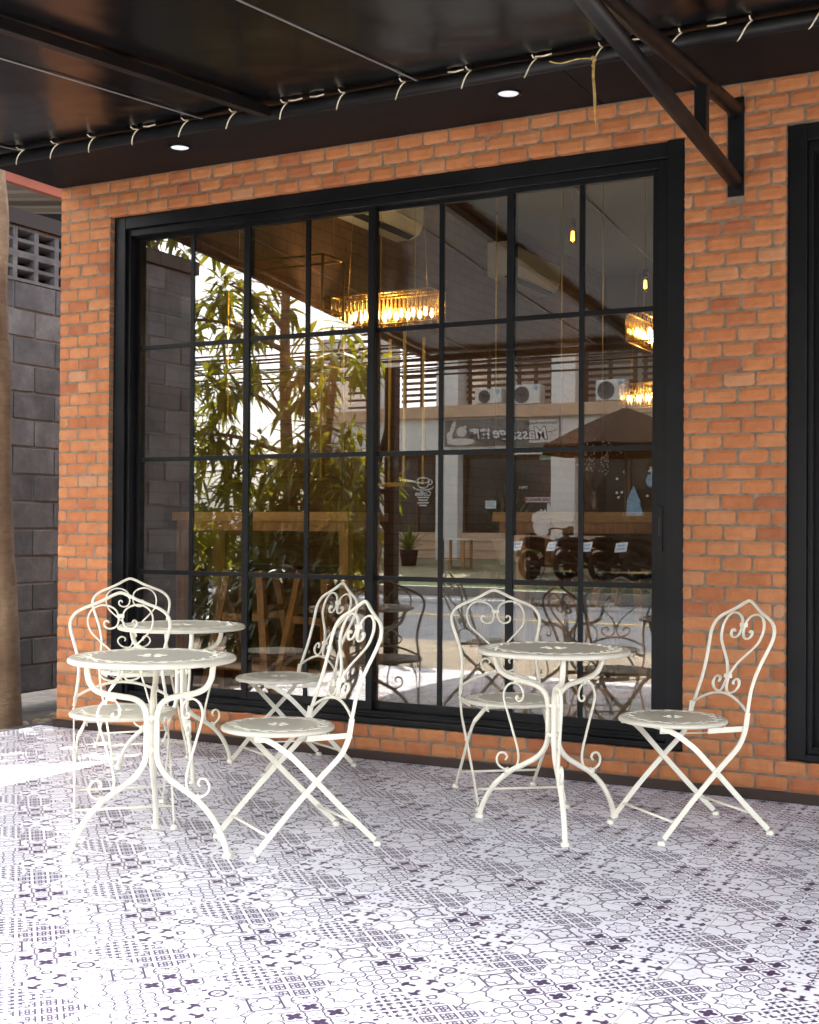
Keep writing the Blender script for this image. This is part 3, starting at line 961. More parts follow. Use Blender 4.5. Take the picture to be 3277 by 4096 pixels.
def hole_lips(m, Rr, npair, depth=0.0022):
    m.cur = 1
    w = 2 * PI / npair * 0.8
    holes = []
    for j in range(npair):
        tc_ = (j + 0.5) * 2 * PI / npair
        for (s0, t0, ang, la, lb) in ((-0.12 * w, 0.052, 0.5, w * 0.40, 0.024), (0.10 * w, -0.050, -0.5, w * 0.40, 0.024), (0.46 * w, 0.004, 0.0, w * 0.10, 0.018)):
            poly = []
            for q in range(12):
                a = 2 * PI * q / 12
                x, y = la * math.cos(a), lb * math.sin(a)
                ds = x * math.cos(ang) - y * math.sin(ang) + s0; dt = x * math.sin(ang) + y * math.cos(ang) + t0
                r = (0.80 + dt) * Rr; th = tc_ + ds / 0.8
                poly.append((r * math.cos(th), r * math.sin(th)))
            holes.append(poly)
    for j in range(6):
        tc_ = (j + 0.5) * 2 * PI / 6
        poly = []
        for q in range(12):
            a = 2 * PI * q / 12
            r = (0.115 + 0.070 * math.cos(a)) * Rr; th = tc_ + 0.036 * math.sin(a) / 0.115
            poly.append((r * math.cos(th), r * math.sin(th)))
        holes.append(poly)
    for poly in holes:
        n = len(poly)
        m.add([(x, y, 0.0006) for x, y in poly] + [(x, y, -depth) for x, y in poly], [(i, n + i, n + (i + 1) % n, (i + 1) % n) for i in range(n)], 0, True)
    m.cur = 0

# ------------------------------------------------------------------ bistro chair
LEAN = [(0.0, -0.10), (0.41, -0.128), (0.452, -0.136), (0.529, -0.158), (0.613, -0.188), (0.696, -0.221), (0.738, -0.236), (0.781, -0.250), (0.868, -0.275)]
def lean(z):
    for (a, xa), (b_, xb) in zip(LEAN, LEAN[1:]):
        if z <= b_: return xa + (xb - xa) * (z - a) / (b_ - a)
    return LEAN[-1][1]
def fr(dx, z, off=0.0): return Vector((lean(z) + off, dx, z))

def make_chair():
    root = empty('folding_chair')
    cm = M['cream']
    # back frame: one bent tube, both sides and the pointed crown
    half = [(0.183, 0.425), (0.178, 0.450), (0.174, 0.480), (0.168, 0.520), (0.165, 0.555), (0.168, 0.60), (0.177, 0.645), (0.189, 0.687), (0.199, 0.727), (0.1975, 0.757), (0.181, 0.784), (0.150, 0.804), (0.112, 0.819), (0.067, 0.838), (0.030, 0.857)]
    L = [fr(dx, z) for dx, z in half] + [fr(0.0, 0.8665)] + [fr(-dx, z) for dx, z in reversed(half)]
    pts = cr(L, 5)
    m = MB(); m.tube(pts, 0.0068, n=10); m.build('back_frame', cm, root)
    # arch bar
    arch = [(0.175, 0.462), (0.124, 0.487), (0.062, 0.507), (0.0, 0.514)]
    A = [fr(dx, z) for dx, z in arch] + [fr(-dx, z) for dx, z in reversed(arch[:-1])]
    m = MB(); m.tube(cr(A, 5), 0.0055, n=8); m.build('arch_bar', cm, root)
    # heart scroll: two mirrored strands, curled at both ends
    strand = [(0.047, 0.746), (0.052, 0.754), (0.062, 0.752), (0.066, 0.742), (0.060, 0.730), (0.043, 0.723), (0.022, 0.728), (0.010, 0.745), (0.0085, 0.772), (0.020, 0.798), (0.047, 0.814), (0.080, 0.817), (0.110, 0.803), (0.127, 0.778), (0.130, 0.747), (0.119, 0.713), (0.090, 0.682), (0.060, 0.655), (0.030, 0.625), (0.0085, 0.588), (0.006, 0.565), (0.010, 0.540), (0.022, 0.522), (0.040, 0.5185), (0.068, 0.528), (0.083, 0.548), (0.076, 0.567), (0.058, 0.573), (0.044, 0.563), (0.048, 0.551)]
    m = MB()
    for s in (1, -1):
        pts = cr([fr(dx * s, z) for dx, z in strand], 5)
        m.tube(pts, 0.0038, 0.0062, N=(1, 0, -0.3), n=8)
    for z in (0.773, 0.578):
        m.bbox(lean(z) - 0.009, lean(z) + 0.009, -0.015, 0.015, z - 0.008, z + 0.008, 0.002)
    m.build('heart_scroll', cm, root)
    # legs: flat bars bent in the side plane
    for s in (1, -1):
        yo = 0.1835 * s
        front = [(-0.135, yo, 0.462), (-0.131, yo, 0.437), (-0.126, yo, 0.408), (-0.118, yo, 0.382), (-0.103, yo, 0.352), (-0.080, yo, 0.323), (0.0, yo, 0.2505), (0.110, yo, 0.145), (0.226, yo, 0.022)]
        m = MB(); m.tube(cr(front, 5), 0.0098, 0.0027, N=(0, 1, 0), rect=True)
        lg = m.build('leg', cm, root)
        c = MB(); c.lathe([(0.0, 0.016), (0.011, 0.015), (0.0125, 0.011), (0.0145, 0.009), (0.0145, 0.0015), (0.013, 0.0), (0.0, 0.0)], n=16)
        c.build('foot_cap', cm, lg, loc=(0.236, yo, 0.0))
        rv = MB(); rv.lathe([(0.0, 0.004), (0.004, 0.0035), (0.006, 0.0)], n=12)
        rv.build('rivet', cm, lg, loc=(0.0, yo + 0.003 * s, 0.2505), rot=(R(-90 * s), 0, 0))
        rv2 = rv = MB(); rv.lathe([(0.0, 0.004), (0.004, 0.0035), (0.006, 0.0)], n=12)
        rv.build('rivet', cm, lg, loc=(-0.126, yo + 0.003 * s, 0.413), rot=(R(-90 * s), 0, 0))
        yi = 0.176 * s
        yt = 0.146 * s
        rear = [(0.218, yt, 0.4125), (0.200, yt, 0.410), (0.178, yt, 0.404), (0.146, yt + 0.004 * s, 0.386), (0.112, yt + 0.014 * s, 0.360), (0.078, yt + 0.025 * s, 0.330), (0.0, yi, 0.2505), (-0.114, yi, 0.135), (-0.232, yi, 0.020)]
        m = MB(); m.tube(cr(rear, 5), 0.0098, 0.0027, N=(0, 1, 0), rect=True)
        lg = m.build('leg', cm, root)
        c = MB(); c.lathe([(0.0, 0.016), (0.011, 0.015), (0.0125, 0.011), (0.0145, 0.009), (0.0145, 0.0015), (0.013, 0.0), (0.0, 0.0)], n=16)
        c.build('foot_cap', cm, lg, loc=(-0.242, yi, 0.0))
        # bracket from the hinge to the seat, and the sliding wire below
        m = MB(); m.bbox(-0.140, 0.035, yo * 0.957 - 0.0022, yo * 0.957 + 0.0022, 0.392, 0.412, 0.001)
        m.build('seat_bracket', cm, root)
        w_ = MB(); yw = 0.138 * s
        w_.tube(cr([(0.205, yw, 0.418), (0.205, yw, 0.400), (0.195, yw, 0.396), (-0.05, yw, 0.387), (-0.065, yw, 0.390), (-0.066, yw, 0.410)], 4), 0.0023, n=6)
        w_.build('guide_wire', cm, root)
    m = MB(); m.tube([(0.175, -0.184, 0.075), (0.175, 0.184, 0.075)], 0.0052, n=8); m.build('stretcher', cm, root)
    m = MB(); m.tube([(-0.165, -0.176, 0.083), (-0.165, 0.176, 0.083)], 0.0052, n=8); m.build('stretcher', cm, root)
    m = MB(); m.tube([(0.205, -0.146, 0.411), (0.205, 0.146, 0.411)], 0.0045, n=8); m.build('stretcher', cm, root)
    # seat
    Rs = 0.205
    m = MB()
    m.lathe([(0.0, 0.0), (0.05, 0.0), (0.10, 0.0), (Rs - 0.016, 0.0), (Rs - 0.007, -0.0015), (Rs - 0.0015, -0.006), (Rs, -0.011), (Rs - 0.002, -0.016), (Rs - 0.008, -0.018), (Rs - 0.013, -0.015), (Rs - 0.014, -0.003), (0.10, -0.0009), (0.0, -0.0009)], n=72)
    hole_lips(m, 0.205, 17)
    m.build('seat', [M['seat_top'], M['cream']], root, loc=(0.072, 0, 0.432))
    return root

CH = 'cream bistro chairs on the terrace'
chair0 = make_chair()
CHAIRS = [
    (-2.504, -1.555, -124, 'cream folding chair right of the nearest table, whose leg stands by that table foot'),
    (-3.29, -1.565, -47, 'cream folding chair directly behind the nearest table, its back against the rear table'),
    (-1.337, -0.671, -131, 'cream folding chair standing alone in front of the right brick pier'),
    (-2.15, -0.487, -52, 'cream folding chair behind the right hand table, its back reflected panes'),
    (-4.148, -0.426, -38, 'cream folding chair farthest left, behind the rear table by the left brick pier'),
    (-3.327, -0.325, -120, 'cream folding chair right of the rear table, half hidden by a nearer chair'),
]
CHAIRS[3] = (-2.15, -0.487, -52, 'cream folding chair partly hidden behind the right hand table, against the window')
for i, (x, y, a, lb) in enumerate(CHAIRS):
    o = chair0 if i == 0 else copy_tree(chair0)
    o.location = (x, y, 0); o.rotation_euler = (0, 0, R(a))
    if i < 2: o.scale = (0.978,) * 3
    tag(o, lb, 'chair', CH)

# ------------------------------------------------------------------ bistro table
def make_table():
    root = empty('bistro_table')
    cm = M['cream']
    Rt = 0.293
    m = MB()
    m.lathe([(0.0, 0.0), (0.08, 0.0), (0.2, 0.0), (Rt - 0.018, 0.0), (Rt - 0.008, -0.0015), (Rt - 0.002, -0.006), (Rt, -0.012), (Rt - 0.002, -0.018), (Rt - 0.008, -0.021), (Rt - 0.014, -0.018), (Rt - 0.015, -0.003), (0.2, -0.0009), (0.0, -0.0009)], n=96)
    hole_lips(m, 0.293, 26)
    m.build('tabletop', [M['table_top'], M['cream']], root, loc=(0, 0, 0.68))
    prof = [(0.245, 0.672), (0.244, 0.645), (0.238, 0.610), (0.218, 0.578), (0.180, 0.558), (0.128, 0.546), (0.070, 0.532), (0.036, 0.508), (0.0215, 0.470), (0.0205, 0.43), (0.0205, 0.38), (0.0215, 0.335), (0.034, 0.295), (0.066, 0.258), (0.115, 0.228), (0.180, 0.192), (0.238, 0.142), (0.275, 0.090), (0.297, 0.045), (0.306, 0.012)]
    scr = [(0.150, 0.488), (0.145, 0.496), (0.133, 0.494), (0.126, 0.482), (0.126, 0.468), (0.138, 0.458), (0.151, 0.464), (0.162, 0.483), (0.160, 0.512), (0.140, 0.533), (0.116, 0.535), (0.098, 0.520), (0.090, 0.495)]
    # S-scroll in the leg plane: inner curl above, long strand, outer curl below
    scr = [(0.147, 0.489), (0.153, 0.481), (0.149, 0.471), (0.138, 0.468), (0.127, 0.477), (0.123, 0.497), (0.131, 0.520), (0.150, 0.536), (0.176, 0.534), (0.197, 0.516), (0.206, 0.485), (0.199, 0.450), (0.184, 0.405), (0.165, 0.345), (0.148, 0.290), (0.142, 0.250), (0.150, 0.218), (0.172, 0.202), (0.200, 0.200), (0.226, 0.214), (0.234, 0.238), (0.222, 0.260), (0.200, 0.262), (0.190, 0.248), (0.198, 0.236)]
    for k in range(3):
        a = 2 * PI * k / 3
        ca, sa = math.cos(a), math.sin(a)
        def P(r, z): return Vector((r * ca, r * sa, z))
        N = (-sa, ca, 0)
        m = MB(); m.tube(cr([P(r, z) for r, z in prof], 5), 0.0105, n=12)
        lg = m.build('leg', cm, root)
        m = MB(); m.tube(cr([P(r, z) for r, z in scr], 5), 0.0042, 0.006, N=N, n=8)
        for (r, z, tr) in ((0.150, 0.5435, 0.25), (0.188, 0.193, -0.6)):
            d = Vector((ca * math.cos(tr), sa * math.cos(tr), math.sin(tr)))
            m.tube([P(r, z) - d * 0.009, P(r, z) + d * 0.009], 0.014, 0.0135, N=N, n=12)
        m.build('scroll', cm, lg)
        c = MB(); c.lathe([(0.0, 0.020), (0.0115, 0.019), (0.014, 0.014), (0.017, 0.012), (0.017, 0.002), (0.0155, 0.0), (0.0, 0.0)], n=20)
        c.build('foot_cap', cm, lg, loc=(0.308 * ca, 0.308 * sa, 0))
        b_ = MB(); b_.bbox(-0.010, 0.010, -0.020, 0.020, -0.004, 0.0, 0.001)
        b_.build('fixing_tab', cm, lg, loc=(0.232 * ca, 0.232 * sa, 0.677), rot=(0, 0, a))
    for z in (0.462, 0.350):
        m = MB()
        for k in range(3):
            a = 2 * PI * (k + 0.5) / 3
            m.tube([(0.0225 * math.cos(a), 0.0225 * math.sin(a), z - 0.012), (0.0225 * math.cos(a), 0.0225 * math.sin(a), z + 0.012)], 0.006, n=8)
        ringp = [(0.0235 * math.cos(2 * PI * k / 18), 0.0235 * math.sin(2 * PI * k / 18), z) for k in range(18)]
        m.tube(ringp, 0.002, 0.008, N=(0, 0, 1), n=6, closed=True)
        m.build('hinge_collar', cm, root)
    return root
TB = 'cream bistro tables on the terrace'
table0 = make_table()
TABLES = [
    (-2.885, -1.885, 6, 'round cream iron table nearest the camera, in front of two chairs'),
    (-1.797, -0.880, 60, 'round cream iron table on the right, before the middle of the window'),
    (-3.680, -0.705, 78, 'round cream iron table at the back left, standing closest to the window there'),
]
for i, (x, y, a, lb) in enumerate(TABLES):
    o = table0 if i == 0 else copy_tree(table0)
    o.location = (x, y, 0); o.rotation_euler = (0, 0, R(a))
    if i == 0: o.scale = (0.985,) * 3
    tag(o, lb, 'table', TB)

# ------------------------------------------------------------------ cafe interior
IX0, IX1, IY1, IZ0, IZ1 = -4.78, 3.0, 8.2, 0.10, 3.92
sheet('interior_floor', IX0, IX1, 0.19, IY1, IZ0, simple('dark_floor_board', (0.10, 0.075, 0.055), 0.5, var=0.2, scale=3))
mb = MB().box(IX0, IX1, 0.16, IY1, IZ1, IZ1 + 0.08)
tag(mb.build('interior_ceiling', M['ceiling_in']), kind='structure')
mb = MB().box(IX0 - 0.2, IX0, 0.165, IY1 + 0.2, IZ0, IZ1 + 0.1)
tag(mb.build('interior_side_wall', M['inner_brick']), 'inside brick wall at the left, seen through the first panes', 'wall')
mb = MB().box(IX0, IX1, IY1, IY1 + 0.2, IZ0, IZ1 + 0.1)
tag(mb.build('interior_back_wall', M['back_wall']), 'taupe wall at the far end inside the cafe', 'wall')
mb = MB().box(IX1, IX1 + 0.2, 0.165, IY1 + 0.2, IZ0, IZ1 + 0.1)
tag(mb.build('interior_far_side_wall', M['back_wall']), 'plain taupe wall closing the cafe on the side away from the brick', 'wall')
# exposed black beam at the ceiling edge
mb = MB().bbox(IX0, IX1, 0.9, 1.06, 3.55, 3.80, 0.004)
tag(mb.build('ceiling_beam', M['black_metal']), 'black steel beam across the cafe just inside the window head', 'beam')

M['bulb'] = emit('warm_candle_bulb', (1.0, 0.76, 0.38), 7.0)
M['filament'] = emit('lit_filament', (1.0, 0.58, 0.14), 3.5)
M['amber_glass'] = glass_mat('amber_bulb_glass', 0.08, (1.0, 0.62, 0.18), 0.0)

def chandelier(x0, x1, y0, y1, z0, z1, label, ncab):
    cx, cy = (x0 + x1) / 2, (y0 + y1) / 2
    root = empty('chandelier', (cx, cy, z0), 0, label, 'chandelier', 'crystal rod chandeliers')
    a, c, h = (x1 - x0) / 2, (y1 - y0) / 2, z1 - z0
    m = MB(); t = 0.007
    for z in (h, 0.006):
        for (p, q) in (((-a, -c), (a, -c)), ((a, -c), (a, c)), ((a, c), (-a, c)), ((-a, c), (-a, -c))):
            m.tube([(p[0], p[1], z), (q[0], q[1], z)], t * (1 if z > 0.1 else 0.8), n=6)
    long_x = a > c
    m.tube([(-a, 0, h), (a, 0, h)] if long_x else [(0, -c, h), (0, c, h)], 0.007, n=6)
    m.build('gold_frame', M['gold'], root)
    m = MB()
    per = []
    stp = 0.030
    for (p, q) in (((-a, -c), (a, -c)), ((a, -c), (a, c)), ((a, c), (-a, c)), ((-a, c), (-a, -c))):
        L = math.hypot(q[0] - p[0], q[1] - p[1]); n = max(2, int(L / stp))
        for i in range(n):
            per.append((p[0] + (q[0] - p[0]) * (i + 0.5) / n, p[1] + (q[1] - p[1]) * (i + 0.5) / n))
    for (x, y) in per:
        m.tube([(x, y, 0.008), (x, y, h - 0.010)], 0.0105, n=6)
    ob = m.build('crystal_rods', M['crystal'], root)
    m = MB()
    nb = 8
    for i in range(nb):
        t_ = -0.82 + 1.64 * i / (nb - 1)
        for s in (-0.45, 0.45):
            x, y = (t_ * a, s * c) if long_x else (s * a, t_ * c)
            m.lathe([(0.0, 0.0), (0.010, 0.008), (0.0125, 0.03), (0.008, 0.052), (0.0, 0.066)], c=(x, y, h * 0.22), n=8)
    m.build('bulbs', M['bulb'], root)
    m = MB()
    for i in range(nb):
        t_ = -0.82 + 1.64 * i / (nb - 1)
        for s in (-0.45, 0.45):
            x, y = (t_ * a, s * c) if long_x else (s * a, t_ * c)
            m.tube([(x, y, h * 0.04), (x, y, h * 0.28)], 0.006, n=6)
    m.build('bulb_holders', M['gold'], root)
    m = MB()
    ends = ((-0.8 * a, 0), (0.8 * a, 0)) if long_x else ((0, -0.8 * c), (0, 0.8 * c))
    for (x, y) in ends:
        m.tube([(x, y, h), (x * 0.75, y * 0.75, IZ1 - z0)], 0.0009, n=5)
    m.build('hanging_wire', M['gold'], root)
    ld = bpy.data.lights.new('chandelier_lamp', 'POINT'); ld.energy = 3.0; ld.color = (1.0, 0.70, 0.36); ld.shadow_soft_size = 0.06
    lo = link(bpy.data.objects.new('lamp_light', ld)); lo.parent = root; lo.location = (0, 0, h * 0.4)
    return root
chandelier(-4.559, -3.80, 2.0, 2.21, 2.455, 2.672, 'long lit crystal chandelier hanging left of the middle stile inside', 2)
chandelier(-2.985, -2.77, 3.5, 4.26, 2.462, 2.680, 'lit crystal chandelier cut by the right window jamb, nearer of the two there', 2)
chandelier(-4.22, -3.42, 7.0, 7.21, 2.345, 2.580, 'smaller looking lit chandelier farthest inside, low beside the right jamb', 2)

def edison(x, y, z, label, r=0.030, h=0.105, globe=False):
    root = empty('pendant_bulb', (x, y, z), 0, label, 'pendant lamp', 'amber pendant bulbs')
    m = MB()
    if globe:
        m.lathe([(0.0, -0.002)] + [(r * math.sin(a), r - r * math.cos(a)) for a in [PI * k / 10 for k in range(1, 9)]] + [(0.014, r * 2 + 0.012)], n=20)
        hh = r * 2 + 0.012
    else:
        m.lathe([(0.0, 0.0), (r * 0.6, 0.004), (r * 0.93, 0.022), (r, 0.042), (r * 0.86, 0.066), (r * 0.6, 0.088), (r * 0.48, h)], n=20)
        hh = h
    m.build('bulb', M['amber_glass'], root)
    m = MB()
    for k in range(5):
        a = 2 * PI * k / 5
        m.tube([(0.009 * math.cos(a), 0.009 * math.sin(a), hh * 0.22), (0.006 * math.cos(a + 0.4), 0.006 * math.sin(a + 0.4), hh * 0.75)], 0.0035, n=5)
    m.build('filament', M['filament'], root)
    m = MB(); m.tube([(0, 0, hh - 0.006), (0, 0, hh + 0.05)], 0.017, n=12); m.build('socket', M['black_metal'], root)
    m = MB(); m.tube([(0, 0, hh + 0.05), (0, 0, IZ1 - z)], 0.0028, n=5); m.build('cord', M['black_metal'], root)
edison(-2.825, 2.0, 2.86, 'lit amber bulb hanging left of the last muntin, above the brown wall')
edison(-2.81, 3.4, 2.80, 'lit amber bulb hanging in the corner over the nearer chandelier')
edison(-2.56, 1.5, 3.05, 'amber globe bulb peeping below the window head in the last pane row', 0.045, globe=True)
edison(-3.02, 1.5, 3.06, 'amber globe bulb half hidden by the window head left of the third stile', 0.045, globe=True)

def split_ac(y0, y1, z0, z1, label):
    root = empty('wall_air_conditioner', (IX0, (y0 + y1) / 2, z0), 0, label, 'air conditioner', 'indoor air conditioners')
    L, H = (y1 - y0) / 2, z1 - z0
    pr = [(0.0, H), (0.20, H), (0.235, H - 0.03), (0.240, 0.11), (0.20, 0.03), (0.13, 0.0), (0.0, 0.0)]
    m = MB(); n = len(pr)
    m.add([(x, -L, z) for x, z in pr] + [(x, L, z) for x, z in pr], [tuple(range(n)), tuple(range(2 * n - 1, n - 1, -1))] + [(i, n + i, n + (i + 1) % n, (i + 1) % n) for i in range(n)])
    m.build('housing', M['white_plastic'], root)
    m = MB(); m.box(0.130, 0.185, -L + 0.06, L - 0.06, 0.003, 0.012); m.build('outlet', M['dark'], root, rot=(0, R(-22), 0), loc=(0.02, 0, -0.062))
    m = MB(); m.box(0.236, 0.2425, -L + 0.02, L - 0.02, 0.112, 0.116); m.build('panel_seam', M['grey_plastic'], root)
split_ac(2.25, 3.32, 3.33, 3.62, 'white wall air conditioner seen from below behind the middle stile')
split_ac(5.02, 6.18, 3.36, 3.66, 'white wall air conditioner deeper inside, above the brown partition')

def bar_table(x0, x1, y0, y1, zt, label, leg_at):
    root = empty('bar_table', ((x0 + x1) / 2, (y0 + y1) / 2, IZ0), 0, label, 'bar table', 'pine bar tables')
    a, c, h = (x1 - x0) / 2, (y1 - y0) / 2, zt - IZ0
    m = MB(); m.bbox(-a, a, -c, c, h - 0.05, h, 0.004); m.build('tabletop', M['pine'], root)
    m = MB()
    m.bbox(-a + 0.03, a - 0.03, -c + 0.02, -c + 0.045, h - 0.105, h - 0.051, 0.003); m.bbox(-a + 0.03, a - 0.03, c - 0.045, c - 0.02, h - 0.105, h - 0.051, 0.003)
    m.build('apron', M['pine_leg'], root)
    for sx in leg_at:
        for sy in (-c + 0.055, c - 0.055):
            m = MB(); m.bbox(sx * a - 0.028, sx * a + 0.028, sy - 0.028, sy + 0.028, 0.0, h - 0.052, 0.003); m.build('leg', M['pine_leg'], root)
    return root
bar_table(-4.70, -3.52, 0.50, 0.95, 1.20, 'pine bar table inside the left half of the window, above the stools', (-0.93, 0.93))
bar_table(-2.70, -0.6, 0.55, 1.05, 1.20, 'long pine bar table behind the right hand panes', (-0.86, 0.9))

def make_stool():
    root = empty('bar_stool')
    m = MB(); m.lathe([(0.0, 0.80), (0.15, 0.80), (0.165, 0.792), (0.168, 0.775), (0.16, 0.765), (0.0, 0.765)], n=32); m.build('seat', M['pine_dark'], root)
    for sx in (-1, 1):
        for sy in (-1, 1):
            m = MB(); m.tube([(0.21 * sx, 0.21 * sy, 0.0), (0.10 * sx, 0.10 * sy, 0.765)], 0.021, 0.021, N=(0, 1, 0), rect=True); m.build('leg', M['pine_leg'], root)
    for z, k in ((0.22, 0.18), (0.50, 0.14)):
        for s in (-1, 1):
            m = MB(); m.bbox(-k, k, k * s - 0.011, k * s + 0.011, z - 0.02, z + 0.02, 0.003); m.build('rung', M['pine_leg'], root)
            m = MB(); m.bbox(k * s - 0.011, k * s + 0.011, -k, k, z + 0.03, z + 0.07, 0.003); m.build('rung', M['pine_leg'], root)
    return root
st0 = make_stool()
ST = [(-4.33, 0.78, 8, 'wooden bar stool inside, under the left end of the left bar table'),
      (-3.80, 0.74, -12, 'wooden bar stool inside, at the leg of the left bar table nearer the middle'),
      (-2.52, 0.80, 4, 'wooden bar stool behind the reflected chair, under the long bar table'),
      (-2.06, 0.78, -6, 'wooden bar stool by the right jamb, under the long bar table'),
      (-3.05, 1.55, 15, 'wooden bar stool holding the white faceted planter')]
for i, (x, y, a, lb) in enumerate(ST):
    o = st0 if i == 0 else copy_tree(st0)
    o.location = (x, y, IZ0); o.rotation_euler = (0, 0, R(a))
    tag(o, lb, 'stool', 'wooden bar stools in the cafe')

def blades(mb, base, n, ln, spread, width, up=0.6, droop=0.35, seed=1, segs=4):
    rnd = random.Random(seed)
    for i in range(n):
        a = rnd.uniform(0, 2 * PI); t = rnd.uniform(0.1, 1.0) * spread; L = ln * rnd.uniform(0.6, 1.1)
        d = Vector((math.cos(a) * t, math.sin(a) * t, up)).normalized()
        p = Vector(base); side = Vector((-math.sin(a), math.cos(a), 0))
        vs = []; fs = []
        for k in range(segs + 1):
            f = k / segs
            q = p + d * L * f + Vector((math.cos(a), math.sin(a), -1.2)) * (droop * L * f * f * t)
            w_ = width * math.sin(PI * min(0.98, 0.12 + f * 0.86))
            vs += [q - side * w_ / 2, q + side * w_ / 2]
        for k in range(segs):
            fs.append((2 * k, 2 * k + 1, 2 * k + 3, 2 * k + 2))
        mb.add(vs, fs, rnd.uniform(0.05, 1.0), False)

def faceted_planter():
    root = empty('planter', (-3.05, 1.55, IZ0 + 0.80), 0, 'white faceted pot of dried grass behind the muntin right of the middle stile', 'planter')
    m = MB(); n = 6
    v = [(0.045 * math.cos(2 * PI * k / n), 0.045 * math.sin(2 * PI * k / n), 0) for k in range(n)] + [(0.095 * math.cos(2 * PI * (k + 0.5) / n), 0.095 * math.sin(2 * PI * (k + 0.5) / n), 0.15) for k in range(n)]
    f = [tuple(range(n - 1, -1, -1))]
    for k in range(n):
        k2 = (k + 1) % n
        f += [(k, k2, n + k), (k2, n + k2, n + k)]
    v += [(0.085 * math.cos(2 * PI * (k + 0.5) / n), 0.085 * math.sin(2 * PI * (k + 0.5) / n), 0.145) for k in range(n)]
    f += [(n + k, n + (k + 1) % n, 2 * n + (k + 1) % n, 2 * n + k) for k in range(n)] + [tuple(range(2 * n, 3 * n))]
    m.add(v, f); m.build('pot', M['white_plastic'], root)
    m = MB(); blades(m, (0, 0, 0.14), 90, 0.34, 0.22, 0.010, 1.0, 0.2, 5); m.build('dried_grass', M['straw'], root)
    m = MB(); blades(m, (0, 0, 0.14), 80, 0.36, 0.7, 0.022, 0.8, 0.5, 6); m.build('foliage', M['leaf_pot'], root)
faceted_planter()

def twig_vase():
    root = empty('flower_vase', (-2.22, 0.72, 1.20), 0, 'slim vase of twigs with white and red blossom on the long bar table', 'vase')
    m = MB(); m.lathe([(0.0, 0.0), (0.022, 0.0), (0.026, 0.03), (0.018, 0.08), (0.010, 0.11), (0.012, 0.12), (0.008, 0.118)], n=20); m.build('vase', M['goblet'], root)
    rnd = random.Random(4)
    tw = MB(); fw = MB(); fr_ = MB()
    for i in range(9):
        p = Vector((0, 0, 0.1)); d = Vector((rnd.uniform(-0.5, 0.5), rnd.uniform(-0.3, 0.3), 1)).normalized()
        pts = [p]
        for k in range(6):
            d = (d + Vector((rnd.uniform(-0.25, 0.25), rnd.uniform(-0.2, 0.2), 0.1))).normalized()
            p = p + d * 0.042; pts.append(p)
        tw.tube(pts, 0.0016, n=5)
        for k in range(14):
            q = pts[rnd.randrange(3, 7)] + Vector((rnd.uniform(-1, 1), rnd.uniform(-1, 1), rnd.uniform(-1, 1))) * 0.018
            tgt = fr_ if (i < 3 and k < 5) else fw
            s_ = 0.006
            tgt.lathe([(0.0, -s_), (s_, 0.0), (0.0, s_)], c=q, n=6)
    tw.build('twigs', M['bark'], root); fw.build('white_blossom', M['flower_white'], root); fr_.build('red_blossom', M['flower_red'], root)
twig_vase()

def gold_rack(x0, x1, y, z0, z1, zs, label):
    root = empty('hanging_shelf', ((x0 + x1) / 2, y, z0), 0, label, 'shelf')
    a = (x1 - x0) / 2
    m = MB()
    for sx in (-a, a):
        for sy in (-0.12, 0.12):
            m.tube([(sx, sy, 0), (sx, sy, z1 - z0)], 0.007, 0.007, N=(0, 1, 0), rect=True)
    for z in zs + ([z1] if a > 0.2 else []):
        for sy in (-0.12, 0.12): m.tube([(-a, sy, z - z0), (a, sy, z - z0)], 0.006, 0.006, N=(0, 1, 0), rect=True)
        for sx in (-a, a): m.tube([(sx, -0.12, z - z0), (sx, 0.12, z - z0)], 0.006, 0.006, N=(0, 0, 1), rect=True)
    m.build('gold_frame', M['gold'], root)
    for z in zs:
        m = MB(); m.box(-a, a, -0.12, 0.12, z - z0 + 0.011, z - z0 + 0.019); m.build('glass_shelf', M['goblet'], root)
    m = MB()
    for sx in (-a, a): m.tube([(sx, 0, z1 - z0), (sx, 0, IZ1 - z0)], 0.002, n=5)
    m.build('hanging_rod', M['gold'], root)
    return root
gold_rack(-4.74, -4.05, 1.2, 1.40, 2.74, [1.40, 1.75, 2.08, 2.41], 'gold framed hanging shelf left of the chandelier, against the inside brick')
gold_rack(-3.75, -3.52, 1.25, 1.36, 2.25, [1.37], 'narrow gold rack of wine glasses hanging just right of the middle stile')
def goblet(x, y, z, lb):
    m = MB(); m.lathe([(0.0, 0.0), (0.026, 0.001), (0.027, 0.003), (0.004, 0.008), (0.003, 0.06), (0.018, 0.075), (0.026, 0.10), (0.022, 0.135), (0.021, 0.135), (0.024, 0.10), (0.0, 0.07)], n=16)
    o = m.build('wine_glass', M['goblet'], loc=(x, y, z)); tag(o, lb, 'glass', 'wine glasses on the hanging rack')
for i, (x, y) in enumerate(((-3.71, 1.18), (-3.66, 1.22), (-3.60, 1.18), (-3.56, 1.24), (-3.69, 1.32), (-3.62, 1.33))):
    goblet(x, y, 1.39, 'clear stemmed glass on the lower shelf of the narrow gold rack')
for i, (x, zb) in enumerate(((-3.02, 1.55), (-2.62, 1.5), (-2.38, 1.5))):
    m = MB(); m.tube([(x, 1.3, zb), (x, 1.3, IZ1)], 0.0045, n=6)
    o = m.build('gold_rod', M['gold']); tag(o, 'thin vertical gold rod hanging from the cafe ceiling behind the right panes', 'rod', 'gold rods hanging inside')

